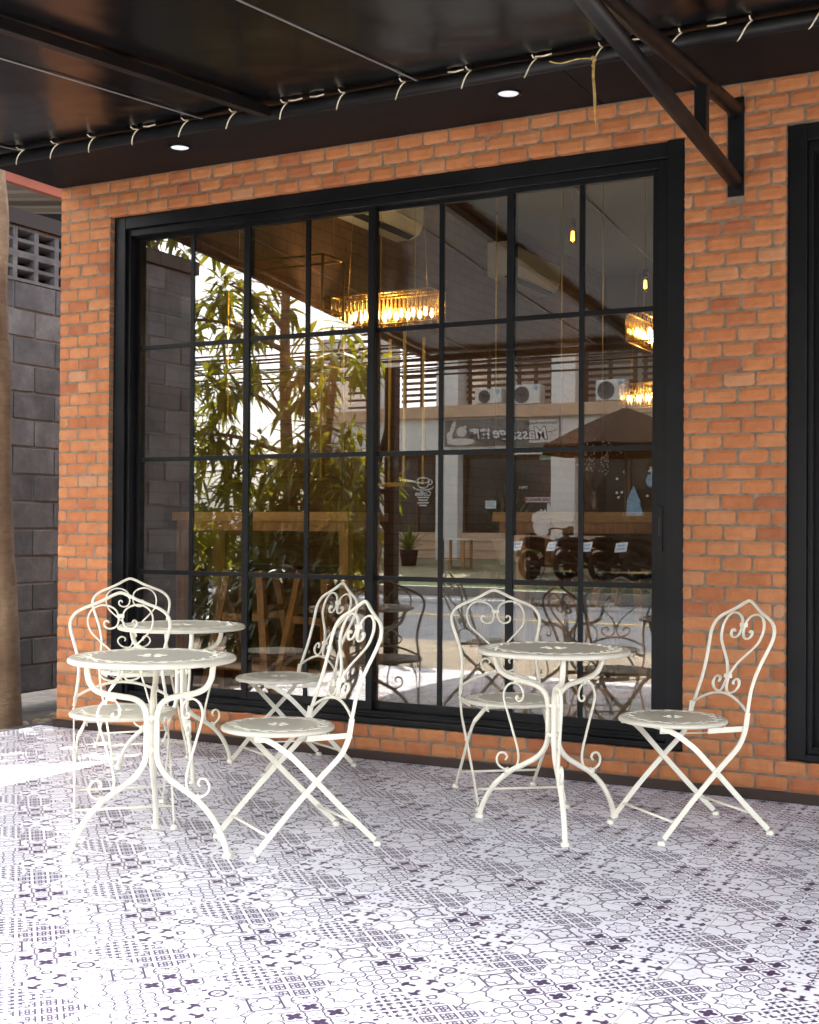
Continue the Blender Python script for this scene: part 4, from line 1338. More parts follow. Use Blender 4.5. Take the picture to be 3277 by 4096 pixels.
# ------------------------------------------------------------------ left side: block wall, roof, trunk
def block_wall():
    root = empty('block_wall', (-6.55, 0, -0.05), 0, 'grey concrete block wall with breeze blocks along its top, left of the shop', 'wall')
    m = MB(); z = 0.0; k = 0
    rnd = random.Random(3)
    y0, y1 = -2.9, 5.0  # streetward end lies out of view, lengthened to darken the left pane reflections
    for k in range(17):
        z = k * 0.19
        y = y0 - (0.2 if k % 2 else 0)
        ye = y1 if k < 15 else 0.1
        while y < ye:
            a = max(y, y0) + 0.007; c = min(y + 0.40, ye) - 0.007
            if c > a + 0.03:
                j = rnd.uniform(-0.006, 0.006)
                m.bbox(-0.09 + j, 0.0 + j, a, c, z + 0.007, z + 0.183, 0.006, tone=rnd.uniform(0.1, 1))
            y += 0.40
    m.build('blockwork', BLK, root)
    zt = 15 * 0.19
    m = MB(); m.box(-0.10, -0.012, y0, y1, 0, zt); m.box(-0.10, -0.012, y0, 0.098, zt + 0.001, zt + 0.38); m.build('mortar', simple('light_mortar', (0.30, 0.30, 0.29), 0.95, bmp=0.5), root)
    m = MB()
    for r_ in range(2):
        y = 0.1
        while y < y1:
            zz = zt + r_ * 0.19 + 0.001
            m.box(-0.09, 0.005, y, y + 0.020, zz, zz + 0.189, 0.5); m.box(-0.09, 0.005, y + 0.18, y + 0.199, zz, zz + 0.189, 0.5)
            for (a, c) in ((0.0, 0.022), (0.083, 0.107), (0.167, 0.189)):
                m.add([(-0.09, y + 0.02, zz + a - 0.02), (0.003, y + 0.02, zz + a), (0.003, y + 0.18, zz + a), (-0.09, y + 0.18, zz + a - 0.02), (-0.09, y + 0.02, zz + c - 0.02), (0.003, y + 0.02, zz + c), (0.003, y + 0.18, zz + c), (-0.09, y + 0.18, zz + c - 0.02)],
                      [(0, 3, 2, 1), (4, 5, 6, 7), (0, 1, 5, 4), (1, 2, 6, 5), (2, 3, 7, 6), (3, 0, 4, 7)], 0.5)
            y += 0.20
    m.build('breeze_blocks', BLK, root)
    m = MB(); m.box(-0.5, -0.11, y0, y1, 0, zt + 0.38); m.build('backing', M['dark'], root)
    m = MB(); m.bbox(-0.13, 0.03, y0, y1, zt + 0.382, zt + 0.49, 0.004); m.build('wall_beam', simple('dark_brown_steel', (0.013, 0.0075, 0.007), 0.5), root)
def blk_mat():
    m, nt, b, out = material('grey_block')
    at = nt.n('ShaderNodeAttribute', attribute_name='tone')
    c = ramp(nt, at.outputs['Fac'], [(0.0, (0.125, 0.132, 0.145)), (1.0, (0.235, 0.242, 0.255))])
    f = noise_tex(nt, 4.5, 8, 0.7)
    c = mix_col(nt, 0.9, c, ramp(nt, f, [(0.3, (0.45, 0.46, 0.48)), (0.55, (0.95, 0.95, 0.95)), (0.75, (1.6, 1.6, 1.55))]), 'MULTIPLY')
    nt.l(c, b.inputs['Base Color']); b.inputs['Roughness'].default_value = 0.95
    bump(nt, b, noise_tex(nt, 70, 4), 0.5, 0.005)
    return m
BLK = blk_mat()
block_wall()
def lean_to():
    root = empty('lean_to_roof', (-6.5, 1.5, 3.4), 0, 'dark corrugated lean-to roof with a red oxide beam beside the brick corner', 'roof')
    m = MB(); vs = []; n = 120
    for i in range(n + 1):
        y = -0.6 + 6.0 * i / n; z = 0.02 * math.sin(i * 2 * PI / 5)
        vs += [(0.12, y - 1.5, 0.12 + z), (-2.6, y - 1.5, 0.42 + z)]
    m.add(vs, [(2 * i, 2 * i + 1, 2 * i + 3, 2 * i + 2) for i in range(n)], 0, False)
    m.build('roof_sheet', M['roof_sheet'], root)
    m = MB(); m.bbox(0.02, 0.08, -2.0, 3.8, 0.02, 0.098, 0.004); m.build('beam', M['orange_beam'], root)
    for y in (-0.6, 0.6, 1.8):
        m = MB(); m.tube([(0.01, y, 0.03), (-2.5, y, 0.32)], 0.03, 0.02, N=(0, 1, 0), rect=True); m.build('rafter', M['rusty_tube'], root)
lean_to()

def leaf_shape(mb, p, d, L, wd, nrm, tone):
    """one folded lanceolate leaf"""
    d = d.normalized(); s = d.cross(nrm)
    s = s.normalized() if s.length > 1e-4 else Vector((1, 0, 0))
    up = s.cross(d).normalized()
    q = lambda t, k, h: p + d * (L * t) + s * (wd * k) + up * (wd * h) - Vector((0, 0, 1)) * (L * 0.25 * t * t)
    v = [q(0, 0, 0), q(0.35, -0.5, 0.14), q(0.35, 0, 0), q(0.35, 0.5, 0.14), q(0.72, -0.33, 0.1), q(0.72, 0, 0), q(0.72, 0.33, 0.1), q(1, 0, 0)]
    mb.add(v, [(0, 2, 1), (0, 3, 2), (1, 2, 5, 4), (2, 3, 6, 5), (4, 5, 7), (5, 6, 7)], tone, False)

def whorl(mb, p, d, n, L, wd, rnd, droop=0.6):
    for i in range(n):
        a = 2 * PI * i / n + rnd.uniform(-0.3, 0.3)
        h = Vector((0, 0, 1)) if abs(d.z) < 0.9 else Vector((1, 0, 0))
        s1 = d.cross(h).normalized(); s2 = d.cross(s1)
        dd = (d * rnd.uniform(0.2, 0.9) + (s1 * math.cos(a) + s2 * math.sin(a)) * 0.9 - Vector((0, 0, 1)) * droop * rnd.uniform(0.4, 1.1)).normalized()
        leaf_shape(mb, p + d * rnd.uniform(-0.06, 0.06), dd, L * rnd.uniform(0.65, 1.15), wd * rnd.uniform(0.8, 1.15), Vector((rnd.uniform(-.4, .4), rnd.uniform(-.4, .4), 1)), rnd.uniform(0.02, 1.0))

def tree(name, base, trunks, limbs, label, mat_leaf, L=0.26, wd=0.055, nleaf=9, seed=1, droop=0.6, twigs=5, cat='tree', reach=(0.35, 0.8), flat=1.0):
    rnd = random.Random(seed)
    root = empty(name, base, 0, label, cat)
    tm = MB(); cm = MB()
    for (pts, r0, r1) in trunks:
        P = cr(pts, 6)
        n = len(P)
        rad = [(r0 + (r1 - r0) * i / (n - 1)) * (1 + 0.10 * noise.noise(P[i] * 2.1 + Vector((seed, 0, 0)))) for i in range(n)]
        tm.tube(P, 1.0, n=18, radii=rad)
    tb = MB()
    for (a, b, r0, k) in limbs:
        a = Vector(a); b = Vector(b)
        P = cr([a, (a + b) / 2 + Vector((rnd.uniform(-.12, .12), rnd.uniform(-.12, .12), rnd.uniform(0, .15))), b], 5)
        tb.tube(P, 1.0, n=8, radii=[r0 * (1 - 0.75 * i / (len(P) - 1)) for i in range(len(P))])
        for i in range(k):
            t = rnd.uniform(0.35, 1.0); q = P[min(len(P) - 1, int(t * (len(P) - 1)))]
            for j in range(twigs):
                d = Vector((rnd.gauss(0, 1), rnd.gauss(0, 1), rnd.gauss(0.15, 0.7) * flat)).normalized()
                e = q + d * rnd.uniform(*reach)
                e.z -= 0.05
                if j < 3: tb.tube([q, (q + e) / 2 + Vector((0, 0, 0.05)), e], 0.006, n=4)
                whorl(cm, e, d, rnd.randint(int(nleaf * 0.6), nleaf), L, wd, rnd, droop)
    to = tm.build('trunk', M['bark'], root)
    tb.build('limbs', M['bark'], to)
    cm.build('crown', mat_leaf, root)
    return root

# the trunk at the left border; its crown is above the roof
tree('tree', (-5.66, 0.03, GZ - 0.05), [([(0.06, 0, 0), (0.04, 0, 0.4), (0.012, 0, 1.0), (0.0, 0, 1.2), (-0.012, 0, 1.9), (-0.035, 0, 2.7), (-0.047, 0, 3.3), (-0.08, -0.1, 4.2), (-0.2, -0.25, 5.2)], 0.168, 0.095)],
     [((-0.08, -0.1, 4.2), (-1.1, 0.5, 5.2), 0.05, 7), ((-0.15, -0.2, 4.8), (0.4, -0.6, 5.9), 0.05, 7), ((-0.2, -0.25, 5.2), (-0.8, -0.9, 6.2), 0.05, 7), ((-0.1, -0.1, 4.4), (-1.3, -1.4, 5.0), 0.05, 8), ((-0.1, -0.1, 4.3), (-0.5, -2.3, 5.0), 0.05, 9), ((-0.15, -0.2, 4.8), (-1.2, -2.9, 5.6), 0.05, 9), ((-0.1, -0.1, 4.1), (-0.1, -1.2, 4.7), 0.04, 8), ((-0.2, -0.2, 5.0), (0.2, -2.4, 5.9), 0.05, 9), ((-0.1, -0.1, 4.0), (-1.0, -0.7, 4.3), 0.04, 8), ((-0.15, -0.2, 4.6), (-0.9, -2.0, 4.7), 0.04, 10), ((-0.15, -0.2, 4.7), (-0.2, -3.0, 5.2), 0.04, 10), ((-0.2, -0.2, 4.9), (-1.0, -3.4, 5.0), 0.04, 10), ((-0.2, -0.2, 4.9), (-1.6, -2.2, 5.5), 0.04, 9), ((-0.1, -0.2, 4.5), (0.0, -1.9, 4.9), 0.04, 9), ((-0.2, -0.2, 5.0), (-0.5, -1.2, 5.4), 0.04, 9)],
     'bare brown tree trunk cut by the left border, rising beside the grey block wall', M['leaf'], L=0.25, wd=0.06, nleaf=9, seed=11, reach=(0.15, 0.7), twigs=6)

# long-leaved tree by the street, seen in the glass and dappling the sun
tree('leafy_tree', (-6.95, -5.0, GZ), [([(0, 0, 0), (0.05, 0.02, 0.7), (0.0, 0.05, 1.5), (-0.1, 0.0, 2.3), (-0.12, 0.0, 3.2), (-0.1, 0, 4.0)], 0.085, 0.04), ([(0.15, 0.1, 0), (0.25, 0.15, 0.8), (0.45, 0.2, 1.7), (0.6, 0.25, 2.6)], 0.06, 0.03)],
     [((0.0, 0.05, 1.5), (0.65, 0.35, 2.0), 0.03, 6), ((0.45, 0.2, 1.7), (0.95, 0.3, 1.75), 0.025, 6), ((0.6, 0.25, 2.6), (0.6, 0.2, 2.9), 0.025, 4), ((0.3, 0.2, 1.2), (0.75, 0.4, 1.3), 0.02, 6),
      ((-0.1, 0, 2.3), (-0.8, 0.3, 2.7), 0.03, 5), ((-0.1, 0, 2.6), (0.45, -0.1, 3.0), 0.03, 3), ((-0.12, 0, 3.2), (-0.7, 0.2, 3.7), 0.03, 5), ((-0.1, 0, 4.0), (-0.4, -0.3, 4.6), 0.03, 4), ((0.05, 0.02, 0.9), (0.75, 0.3, 1.0), 0.02, 6), ((-0.05, 0, 1.6), (-0.8, -0.2, 1.8), 0.02, 7), ((0, 0, 1.0), (0.3, 0.1, 1.6), 0.02, 6), ((-0.1, 0, 2.0), (-1.2, 0.4, 2.2), 0.03, 6), ((-0.1, 0, 3.0), (-1.3, 0.5, 3.3), 0.03, 5), ((0, 0, 1.3), (-0.6, 0.4, 1.4), 0.02, 7), ((0, 0, 1.4), (0.3, 0.4, 1.2), 0.02, 7), ((0, 0, 1.2), (-1.1, 0.2, 1.2), 0.02, 7), ((0.3, 0.2, 1.6), (0.5, 0.5, 2.3), 0.02, 5)],
     'tree with long drooping yellow green leaves by the street, reflected in the left panes', M['leaf'], L=0.30, wd=0.058, nleaf=9, seed=5, twigs=4, reach=(0.12, 0.45))
tree('shrub', (-6.35, -4.25, GZ), [([(0, 0, 0), (0.02, 0, 0.3), (0.0, 0.02, 0.6)], 0.03, 0.02)],
     [((0, 0, 0.2), (0.30, 0.1, 0.75), 0.015, 8), ((0, 0, 0.2), (-0.5, 0.1, 0.7), 0.015, 8), ((0, 0, 0.4), (-0.1, -0.1, 1.2), 0.015, 8), ((0, 0, 0.3), (0.1, 0.3, 0.9), 0.015, 8), ((0, 0, 0.15), (-0.8, -0.1, 0.6), 0.015, 8), ((0, 0, 0.1), (0.2, 0.2, 0.3), 0.015, 8), ((0, 0, 0.1), (-0.4, 0.2, 0.3), 0.015, 8), ((0, 0, 0.3), (-0.6, 0, 1.1), 0.015, 8), ((0, 0, 0.1), (-1.0, 0.1, 0.3), 0.015, 8)],
     'dark green bushy shrub at the foot of the long-leaved tree', M['leaf_dark'], L=0.20, wd=0.055, nleaf=9, seed=9, twigs=5, reach=(0.06, 0.30), cat='shrub', droop=0.3)
def hedge():  # added to keep the bright road out of the left pane reflections
    rnd = random.Random(77)
    root = empty('hedge', (-12.5, -6.75, GZ), 0, 'clipped dark green hedge added along the pavement to hide the bright road from the left panes', 'hedge')
    cm = MB(); tb = MB()
    for i in range(1500):
        p = Vector((rnd.uniform(-3.9, 3.9), rnd.uniform(-0.35, 0.35), rnd.uniform(0.1, 1.45)))
        whorl(cm, p, Vector((rnd.gauss(0, 1), rnd.gauss(0, 1), rnd.gauss(0.2, 1))).normalized(), 6, 0.16, 0.06, rnd, 0.2)
    for i in range(26):
        x = -3.8 + 7.6 * i / 25; tb.tube([(x, 0, 0), (x + rnd.uniform(-.1, .1), rnd.uniform(-.1, .1), 1.2)], 0.018, n=5)
    cm.build('foliage', M['leaf_dark'], root); tb.build('stems', M['bark'], root)
hedge()
ST_ = [(-21.5, -13.0, 24, 1.5, 'tall dark street tree at the far left end of the reflected street'), (-13.2, -7.8, 21, 1.0, 'farther leafy tree along the street, reflected behind the nearer one'), (-17.0, -10.5, 22, 1.25, 'broad leafy street tree filling the far left of the reflection'), (-10.9, -7.3, 23, 1.5, 'bushy leafy tree on the pavement beyond the long-leaved one')]
for (x_, y_, sd_, k_, lb_) in ST_:
    tree('street_tree', (x_, y_, GZ), [([(0, 0, 0), (0.1, 0, 1.2 * k_), (0, 0, 2.4 * k_), (-0.1, 0, 3.6 * k_)], 0.12, 0.06)],
     [((0, 0, 1.8 * k_), (1.1 * k_, 0.3, 2.6 * k_), 0.04, 8), ((0, 0, 2.2 * k_), (-1.2 * k_, 0.2, 3.0 * k_), 0.04, 8), ((0, 0, 2.8 * k_), (0.4, -0.6, 3.8 * k_), 0.04, 8), ((-0.1, 0, 3.4 * k_), (-0.3, 0.3, 4.4 * k_), 0.04, 8), ((0, 0, 1.4 * k_), (-0.8, -0.5, 1.8 * k_), 0.03, 8), ((0, 0, 1.0 * k_), (0.8, 0.4, 1.3 * k_), 0.03, 8), ((0, 0, 0.6 * k_), (-0.7, 0.3, 0.8 * k_), 0.03, 8), ((0, 0, 0.5 * k_), (0.6, -0.3, 0.7 * k_), 0.03, 7)],
     lb_, M['leaf_dark'] if sd_ != 23 else M['leaf'], L=0.34, wd=0.09, nleaf=8, seed=sd_, twigs=5, reach=(0.2, 0.8))

# ------------------------------------------------------------------ across the street
BY = -20.0
def text(name, body, size, loc, parent, mat, rot=(R(90), 0, R(180)), align='CENTER', ext=0.004, shear=0.0, bold=0.0):
    cu = bpy.data.curves.new(name, 'FONT'); cu.body = body; cu.size = size; cu.extrude = ext; cu.align_x = align; cu.align_y = 'CENTER'; cu.shear = shear; cu.offset = bold
    cu.resolution_u = 4
    o = link(bpy.data.objects.new(name, cu)); o.location = loc; o.rotation_euler = rot; cu.materials.append(mat)
    dg = bpy.context.evaluated_depsgraph_get()
    me = bpy.data.meshes.new_from_object(o.evaluated_get(dg))
    bpy.data.objects.remove(o)
    bpy.data.curves.remove(cu)
    me.materials.clear(); me.materials.append(mat)
    o = link(bpy.data.objects.new(name, me)); o.location = loc; o.rotation_euler = rot
    if parent: o.parent = parent
    return o

def opposite():
    root = empty('shop_building', (-11, BY, 0.3), 0, 'two storey shop house across the street with slatted balconies, mirrored in the panes', 'building')
    def P(name, mat, *boxes, bev=0.0):
        m = MB()
        for b in boxes:
            x0, x1, y0, y1, z0, z1 = b
            m.box(x0 + 11, x1 + 11, y0 - BY, y1 - BY, z0 - 0.3, z1 - 0.3)
        return m.build(name, mat, root)
    XL, XR = -16.4, 2.0
    P('ground_wall', M['back_wall'], (XL, XR, BY - 3.0, BY - 1.2, 0.3, 3.4))
    P('slab', M['peach'], (XL, XR, BY - 1.2, BY + 0.12, 3.54, 3.80))
    P('fascia', M['white_wall'], (XL, XR, BY - 0.9, BY + 0.0, 2.74, 3.539))
    P('upper_wall', M['white_wall'], (-13.2, XR, BY - 3.0, BY - 1.6, 3.80, 7.4))
    P('roof', M['roof_sheet'], (-13.6, XR, BY - 4, BY + 0.7, 7.4, 7.6))
    for x in (-14.45, -12.68, -10.02, -7.3, -4.6, -1.9):
        P('column', M['white_wall'], (x - 0.27, x + 0.27, BY - 0.55, BY + 0.03, 3.80, 7.4), (x - 0.27, x + 0.27, BY - 0.55, BY + 0.03, 0.3, 2.74))
    P('wainscot', M['peach'], (XL, -9.2, BY - 0.35, BY - 0.12, 0.42, 1.0))
    m = MB()
    for z in (0.6, 0.8): m.box(XL + 11, -9.2 + 11, 0 - 0.12, -0.114, z - 0.3, z - 0.29)
    m.build('wainscot_groove', M['brown_wood'], root)
    # glazed ground floor
    for x0, x1 in ((-16.3, -14.75), (-14.15, -12.98), (-12.38, -10.32), (-9.72, -7.60), (-7.0, -4.9), (-4.3, -2.2)):
        w_ = P('shop_glass', M['dark_glass'], (x0, x1, BY - 0.32, BY - 0.30, 1.0 if x0 < -9.8 else 0.45, 2.74))
        fm = MB()
        for x in (x0, (x0 + x1) / 2, x1):
            fm.box(x + 11 - 0.03, x + 11 + 0.03, -0.30, -0.25, (1.0 if x0 < -9.8 else 0.45) - 0.3, 2.44)
        fm.box(x0 + 11, x1 + 11, -0.30, -0.255, 2.34, 2.42)
        fm.build('glazing_bar', M['brown_wood'], w_)
    # slatted timber screens on the balcony
    for x0, x1, z1 in ((-14.0, -13.0, 6.6), (-12.35, -11.3, 6.6), (-11.25, -10.35, 6.6), (-9.7, -8.5, 6.6), (-8.4, -7.6, 6.6), (-7.0, -4.9, 6.6)):
        m = MB(); z = 3.95
        while z < z1:
            m.box(x0 + 11, x1 + 11, -0.32, -0.29, z - 0.3, z - 0.24); z += 0.135
        for x in (x0 + 0.06, (x0 + x1) / 2, x1 - 0.06): m.box(x + 11 - 0.04, x + 11 + 0.04, -0.36, -0.321, 3.5, z1 - 0.3)
        m.build('slat_screen', M['brown_wood'], root)
    # end bay open to the sky
    m = MB(); z = 3.9
    while z < 6.8:
        m.box(-15.5 + 11, -14.8 + 11, -0.32, -0.29, z - 0.3, z - 0.25); z += 0.17
    m.build('slat_screen', M['brown_wood'], root)
    P('end_wall', M['white_wall'], (XL, -15.9, BY - 3, BY - 0.4, 3.8, 5.6))
    return root
opposite()

def banner():
    root = empty('massage_banner', (-11.4, BY + 0.03, 3.2), 0, 'wide massage banner with a reclining figure print on the shop fascia opposite', 'sign')
    # facing +Y: viewer's left is +X
    m = MB(); m.bbox(-1.32, 1.32, 0.0, 0.03, -0.30, 0.28, 0.003); m.build('panel', M['banner_dark'], root)
    m = MB(); m.bbox(0.62, 1.30, 0.031, 0.036, -0.22, 0.27, 0.001); m.build('white_panel', M['banner_pale'], root)
    text('lettering_outline', 'Massage', 0.36, (0.46, 0.033, -0.03), root, M['letter_dark'], shear=0.2, bold=0.024)
    text('lettering', 'Massage', 0.36, (0.46, 0.042, -0.03), root, M['letter_white'], shear=0.2, bold=0.005)
    text('lettering_outline', '按摩', 0.26, (-0.46, 0.033, -0.05), root, M['letter_dark'], bold=0.020)
    text('lettering', '按摩', 0.26, (-0.46, 0.042, -0.05), root, M['letter_white'], bold=0.005)
    text('lettering', 'Thai & Foot Massage', 0.085, (0.92, 0.038, 0.20), root, M['letter_dark'])
    # print of a resting head, shoulder and a hand
    m = MB()
    def disc(x, z, rx, rz, y, n=22, rot=0.0):
        c, s = math.cos(rot), math.sin(rot)
        v = [(x, y, z)] + [(x + rx * math.cos(2 * PI * k / n) * c - rz * math.sin(2 * PI * k / n) * s, y, z + rx * math.cos(2 * PI * k / n) * s + rz * math.sin(2 * PI * k / n) * c) for k in range(n)]
        m.add(v, [(0, 1 + (k + 1) % n, 1 + k) for k in range(n)])
    disc(-0.90, 0.02, 0.12, 0.11, 0.0315); disc(-0.82, 0.12, 0.04, 0.04, 0.0318)
    disc(-0.92, -0.20, 0.34, 0.08, 0.0312)
    disc(-1.12, 0.10, 0.05, 0.17, 0.0316, rot=-0.35); disc(-1.20, -0.08, 0.07, 0.10, 0.0319, rot=0.3)
    for k in range(4): disc(-1.24 + 0.045 * k, -0.20, 0.014, 0.06, 0.0322 + 0.0003 * k, rot=0.25)
    m.build('figure_print', M['banner_pale'], root)
    # brow, lash and lips of the face on the pale panel
    m = MB()
    def arc(x, z, rx, rz, a0, a1, w_):
        pts = [(x + rx * math.cos(a0 + (a1 - a0) * k / 10), 0.0375, z + rz * math.sin(a0 + (a1 - a0) * k / 10)) for k in range(11)]
        m.tube(pts, w_, 0.001, N=(0, 1, 0), n=6)
    arc(1.10, 0.06, 0.12, 0.05, PI, 2 * PI, 0.006); arc(1.12, -0.05, 0.03, 0.05, 0.3, 2.0, 0.006)
    m.build('face_lines', M['letter_dark'], root)
banner()

def condenser(x0, x1, z0, z1, label):
    w_, h = x1 - x0, z1 - z0
    root = empty('outdoor_condenser', ((x0 + x1) / 2, BY - 0.05, z0), 0, label, 'air conditioner', 'outdoor air conditioner units opposite')
    m = MB(); m.bbox(-w_ / 2, w_ / 2, -0.22, 0.10, 0.02, h, 0.012); m.build('housing', M['white_plastic'], root)
    fx = w_ * 0.14
    m = MB(); m.lathe([(0.0, 0.0), (h * 0.40, 0.0), (h * 0.41, 0.004)], n=28); m.build('fan_grille', M['grey_plastic'], root, loc=(-fx, 0.101, h / 2), rot=(R(-90), 0, 0))
    m = MB()
    for k in range(5): m.lathe([(h * 0.08 * (k + 1) - 0.004, 0.004), (h * 0.08 * (k + 1), 0.008), (h * 0.08 * (k + 1) + 0.004, 0.004)], n=28)
    for k in range(8): m.tube([(0, 0, 0.007), (h * 0.40 * math.cos(k * PI / 4), h * 0.40 * math.sin(k * PI / 4), 0.007)], 0.003, n=4)
    m.build('fan_guard', M['dark'], root, loc=(-fx, 0.103, h / 2), rot=(R(-90), 0, 0))
    m = MB(); m.lathe([(0.0, 0.002), (0.05, 0.0)], n=16); m.build('badge', M['blue_print'], root, loc=(w_ * 0.36, 0.101, h * 0.82), rot=(R(-90), 0, 0))
    for s in (-1, 1):
        m = MB(); m.box(s * w_ * 0.35 - 0.03, s * w_ * 0.35 + 0.03, -0.2, 0.09, 0.0, 0.019); m.build('foot', M['dark'], root)
condenser(-11.99, -11.36, 3.80, 4.14, 'white outdoor condenser left of the middle column, lower slat side')
condenser(-11.20, -10.55, 3.80, 4.24, 'white outdoor condenser beside the middle white column across the street')
condenser(-9.29, -8.66, 3.80, 4.26, 'white outdoor condenser beside the far chandelier in the mirrored balcony')

def flat_part(name, polys, mat, parent, th=0.004):
    m = MB()
    for poly in polys:
        n = len(poly)
        m.add([(x, 0, z) for x, z in poly] + [(x, th, z) for x, z in poly], [tuple(range(n)), tuple(range(2 * n - 1, n - 1, -1))] + [(i, n + i, n + (i + 1) % n, (i + 1) % n) for i in range(n)])
    return m.build(name, mat, parent)
def ell_poly(x, z, rx, rz, n=20, rot=0.0):
    c, s = math.cos(rot), math.sin(rot)
    return [(x + rx * math.cos(2 * PI * k / n) * c - rz * math.sin(2 * PI * k / n) * s, z + rx * math.cos(2 * PI * k / n) * s + rz * math.sin(2 * PI * k / n) * c) for k in range(n)]
GY = BY - 0.295
def decals():
    r = empty('manicure_sign', (-10.62, GY + 0.06, 1.77), 0, 'narrow PEDICURE MANICURE sticker on the glass opposite', 'sign')
    flat_part('panel', [[(-0.36, -0.055), (0.36, -0.055), (0.36, 0.055), (-0.36, 0.055)]], M['pale_print'], r)
    text('lettering', 'PEDICURE MANICURE', 0.085, (0, 0.008, 0.0), r, M['red_print'], bold=0.002)
    r = empty('hand_sticker', (-10.60, GY + 0.06, 1.33), 0, 'white hand shaped sticker under the manicure lettering opposite', 'sticker')
    flat_part('palm', [ell_poly(0, -0.12, 0.20, 0.24)], M['pale_print'], r)
    for k, (x, z, rx, rz, ro) in enumerate(((0.17, 0.16, 0.05, 0.22, 0.1), (-0.02, 0.13, 0.05, 0.11, 0), (-0.10, 0.10, 0.05, 0.10, -0.1), (-0.18, 0.05, 0.05, 0.10, -0.25), (0.08, 0.12, 0.045, 0.12, 0.1))):
        p = flat_part('finger', [ell_poly(x, z, rx, rz, rot=ro)], M['pale_print'], r); p.location = (0, 0.001 * (k + 1), 0)
    r = empty('coffee_sticker', (-13.40, GY + 0.06, 2.05), 0, 'white coffee cup sticker with a drinks list on the glass opposite', 'sticker')
    m = MB(); m.tube([(0.15 * math.cos(a), 0, 0.12 + 0.06 * math.sin(a)) for a in [2 * PI * k / 24 for k in range(24)]], 0.016, 0.003, N=(0, 1, 0), n=6, closed=True)
    m.tube([(0.15 * math.cos(a), 0, 0.10 + 0.16 * math.sin(a)) for a in [PI + PI * k / 12 for k in range(13)]], 0.016, 0.003, N=(0, 1, 0), n=6)
    m.tube([(0.26 * math.cos(a), 0, -0.02 + 0.08 * math.sin(a)) for a in [PI * 0.95 + PI * 1.1 * k / 14 for k in range(15)]], 0.014, 0.003, N=(0, 1, 0), n=6)
    m.tube([(0.16 + 0.07 * math.cos(a), 0, 0.08 + 0.06 * math.sin(a)) for a in [-PI / 2 + PI * k / 8 for k in range(9)]], 0.013, 0.003, N=(0, 1, 0), n=6)
    m.build('cup', M['letter_white'], r)
    text('lettering', 'Coffee', 0.15, (0, 0.004, -0.18), r, M['letter_white'], bold=0.003)
    flat_part('list_lines', [[(-w_, -0.28 - 0.06 * i), (w_, -0.28 - 0.06 * i), (w_, -0.25 - 0.06 * i), (-w_, -0.25 - 0.06 * i)] for i, w_ in enumerate((0.15, 0.12, 0.15, 0.10))], M['letter_white'], r)
    r = empty('open_sign', (-11.03, GY + 0.06, 2.03), 0, 'small OPEN lettering on the glass opposite', 'sign')
    text('lettering', 'OPEN', 0.08, (0, 0.004, 0.0), r, M['letter_white'])
    r = empty('window_notice', (-11.72, GY + 0.06, 1.62), 0, 'white paper notice stuck on the glass beside the second column opposite', 'notice')
    flat_part('sheet', [[(-0.13, -0.09), (0.13, -0.09), (0.13, 0.09), (-0.13, 0.09)]], M['plate_white'], r)
    flat_part('print', [[(-0.10, z), (0.10, z), (0.10, z + 0.012), (-0.10, z + 0.012)] for z in (-0.05, -0.02, 0.01, 0.04)], M['blue_print'], r).location = (0, 0.002, 0)
    r = empty('tree_sticker', (-8.55, GY + 0.06, 1.72), 0, 'pale blue fir tree sticker on the glass above the motorbikes', 'sticker')
    flat_part('fir', [[(-0.24, -0.30), (0.24, -0.30), (0.12, -0.02), (0.16, -0.02), (0.0, 0.34), (-0.16, -0.02), (-0.12, -0.02)]], M['blue_print'], r)
    for k in range(9):
        p = flat_part('snow_dot', [ell_poly(random.uniform(-0.5, 0.6), random.uniform(-0.3, 0.8), 0.03, 0.03, 10)], M['pale_print'], r); p.location = (0, 0.003, 0)
    r = empty('bell_sticker', (-8.16, GY + 0.06, 2.15), 0, 'pale blue bauble sticker on the glass at the far end', 'sticker')
    flat_part('bauble', [ell_poly(0, 0, 0.13, 0.14)], M['blue_print'], r)
    flat_part('star', [[(0.10 * (1 if k % 2 else 0.45) * math.sin(k * PI / 5), 0.22 + 0.10 * (1 if k % 2 else 0.45) * math.cos(k * PI / 5)) for k in range(10)]], M['pale_print'], r).location = (0, 0.002, 0)
    r = empty('air_sign', (-10.50, GY + 0.06, 2.68), 0, 'pale green sign board above the manicure window opposite', 'sign')
    flat_part('panel', [[(-0.16, -0.06), (0.16, -0.06), (0.16, 0.06), (-0.16, 0.06)]], simple('pale_green_board', (0.35, 0.6, 0.5), 0.5), r)
decals()

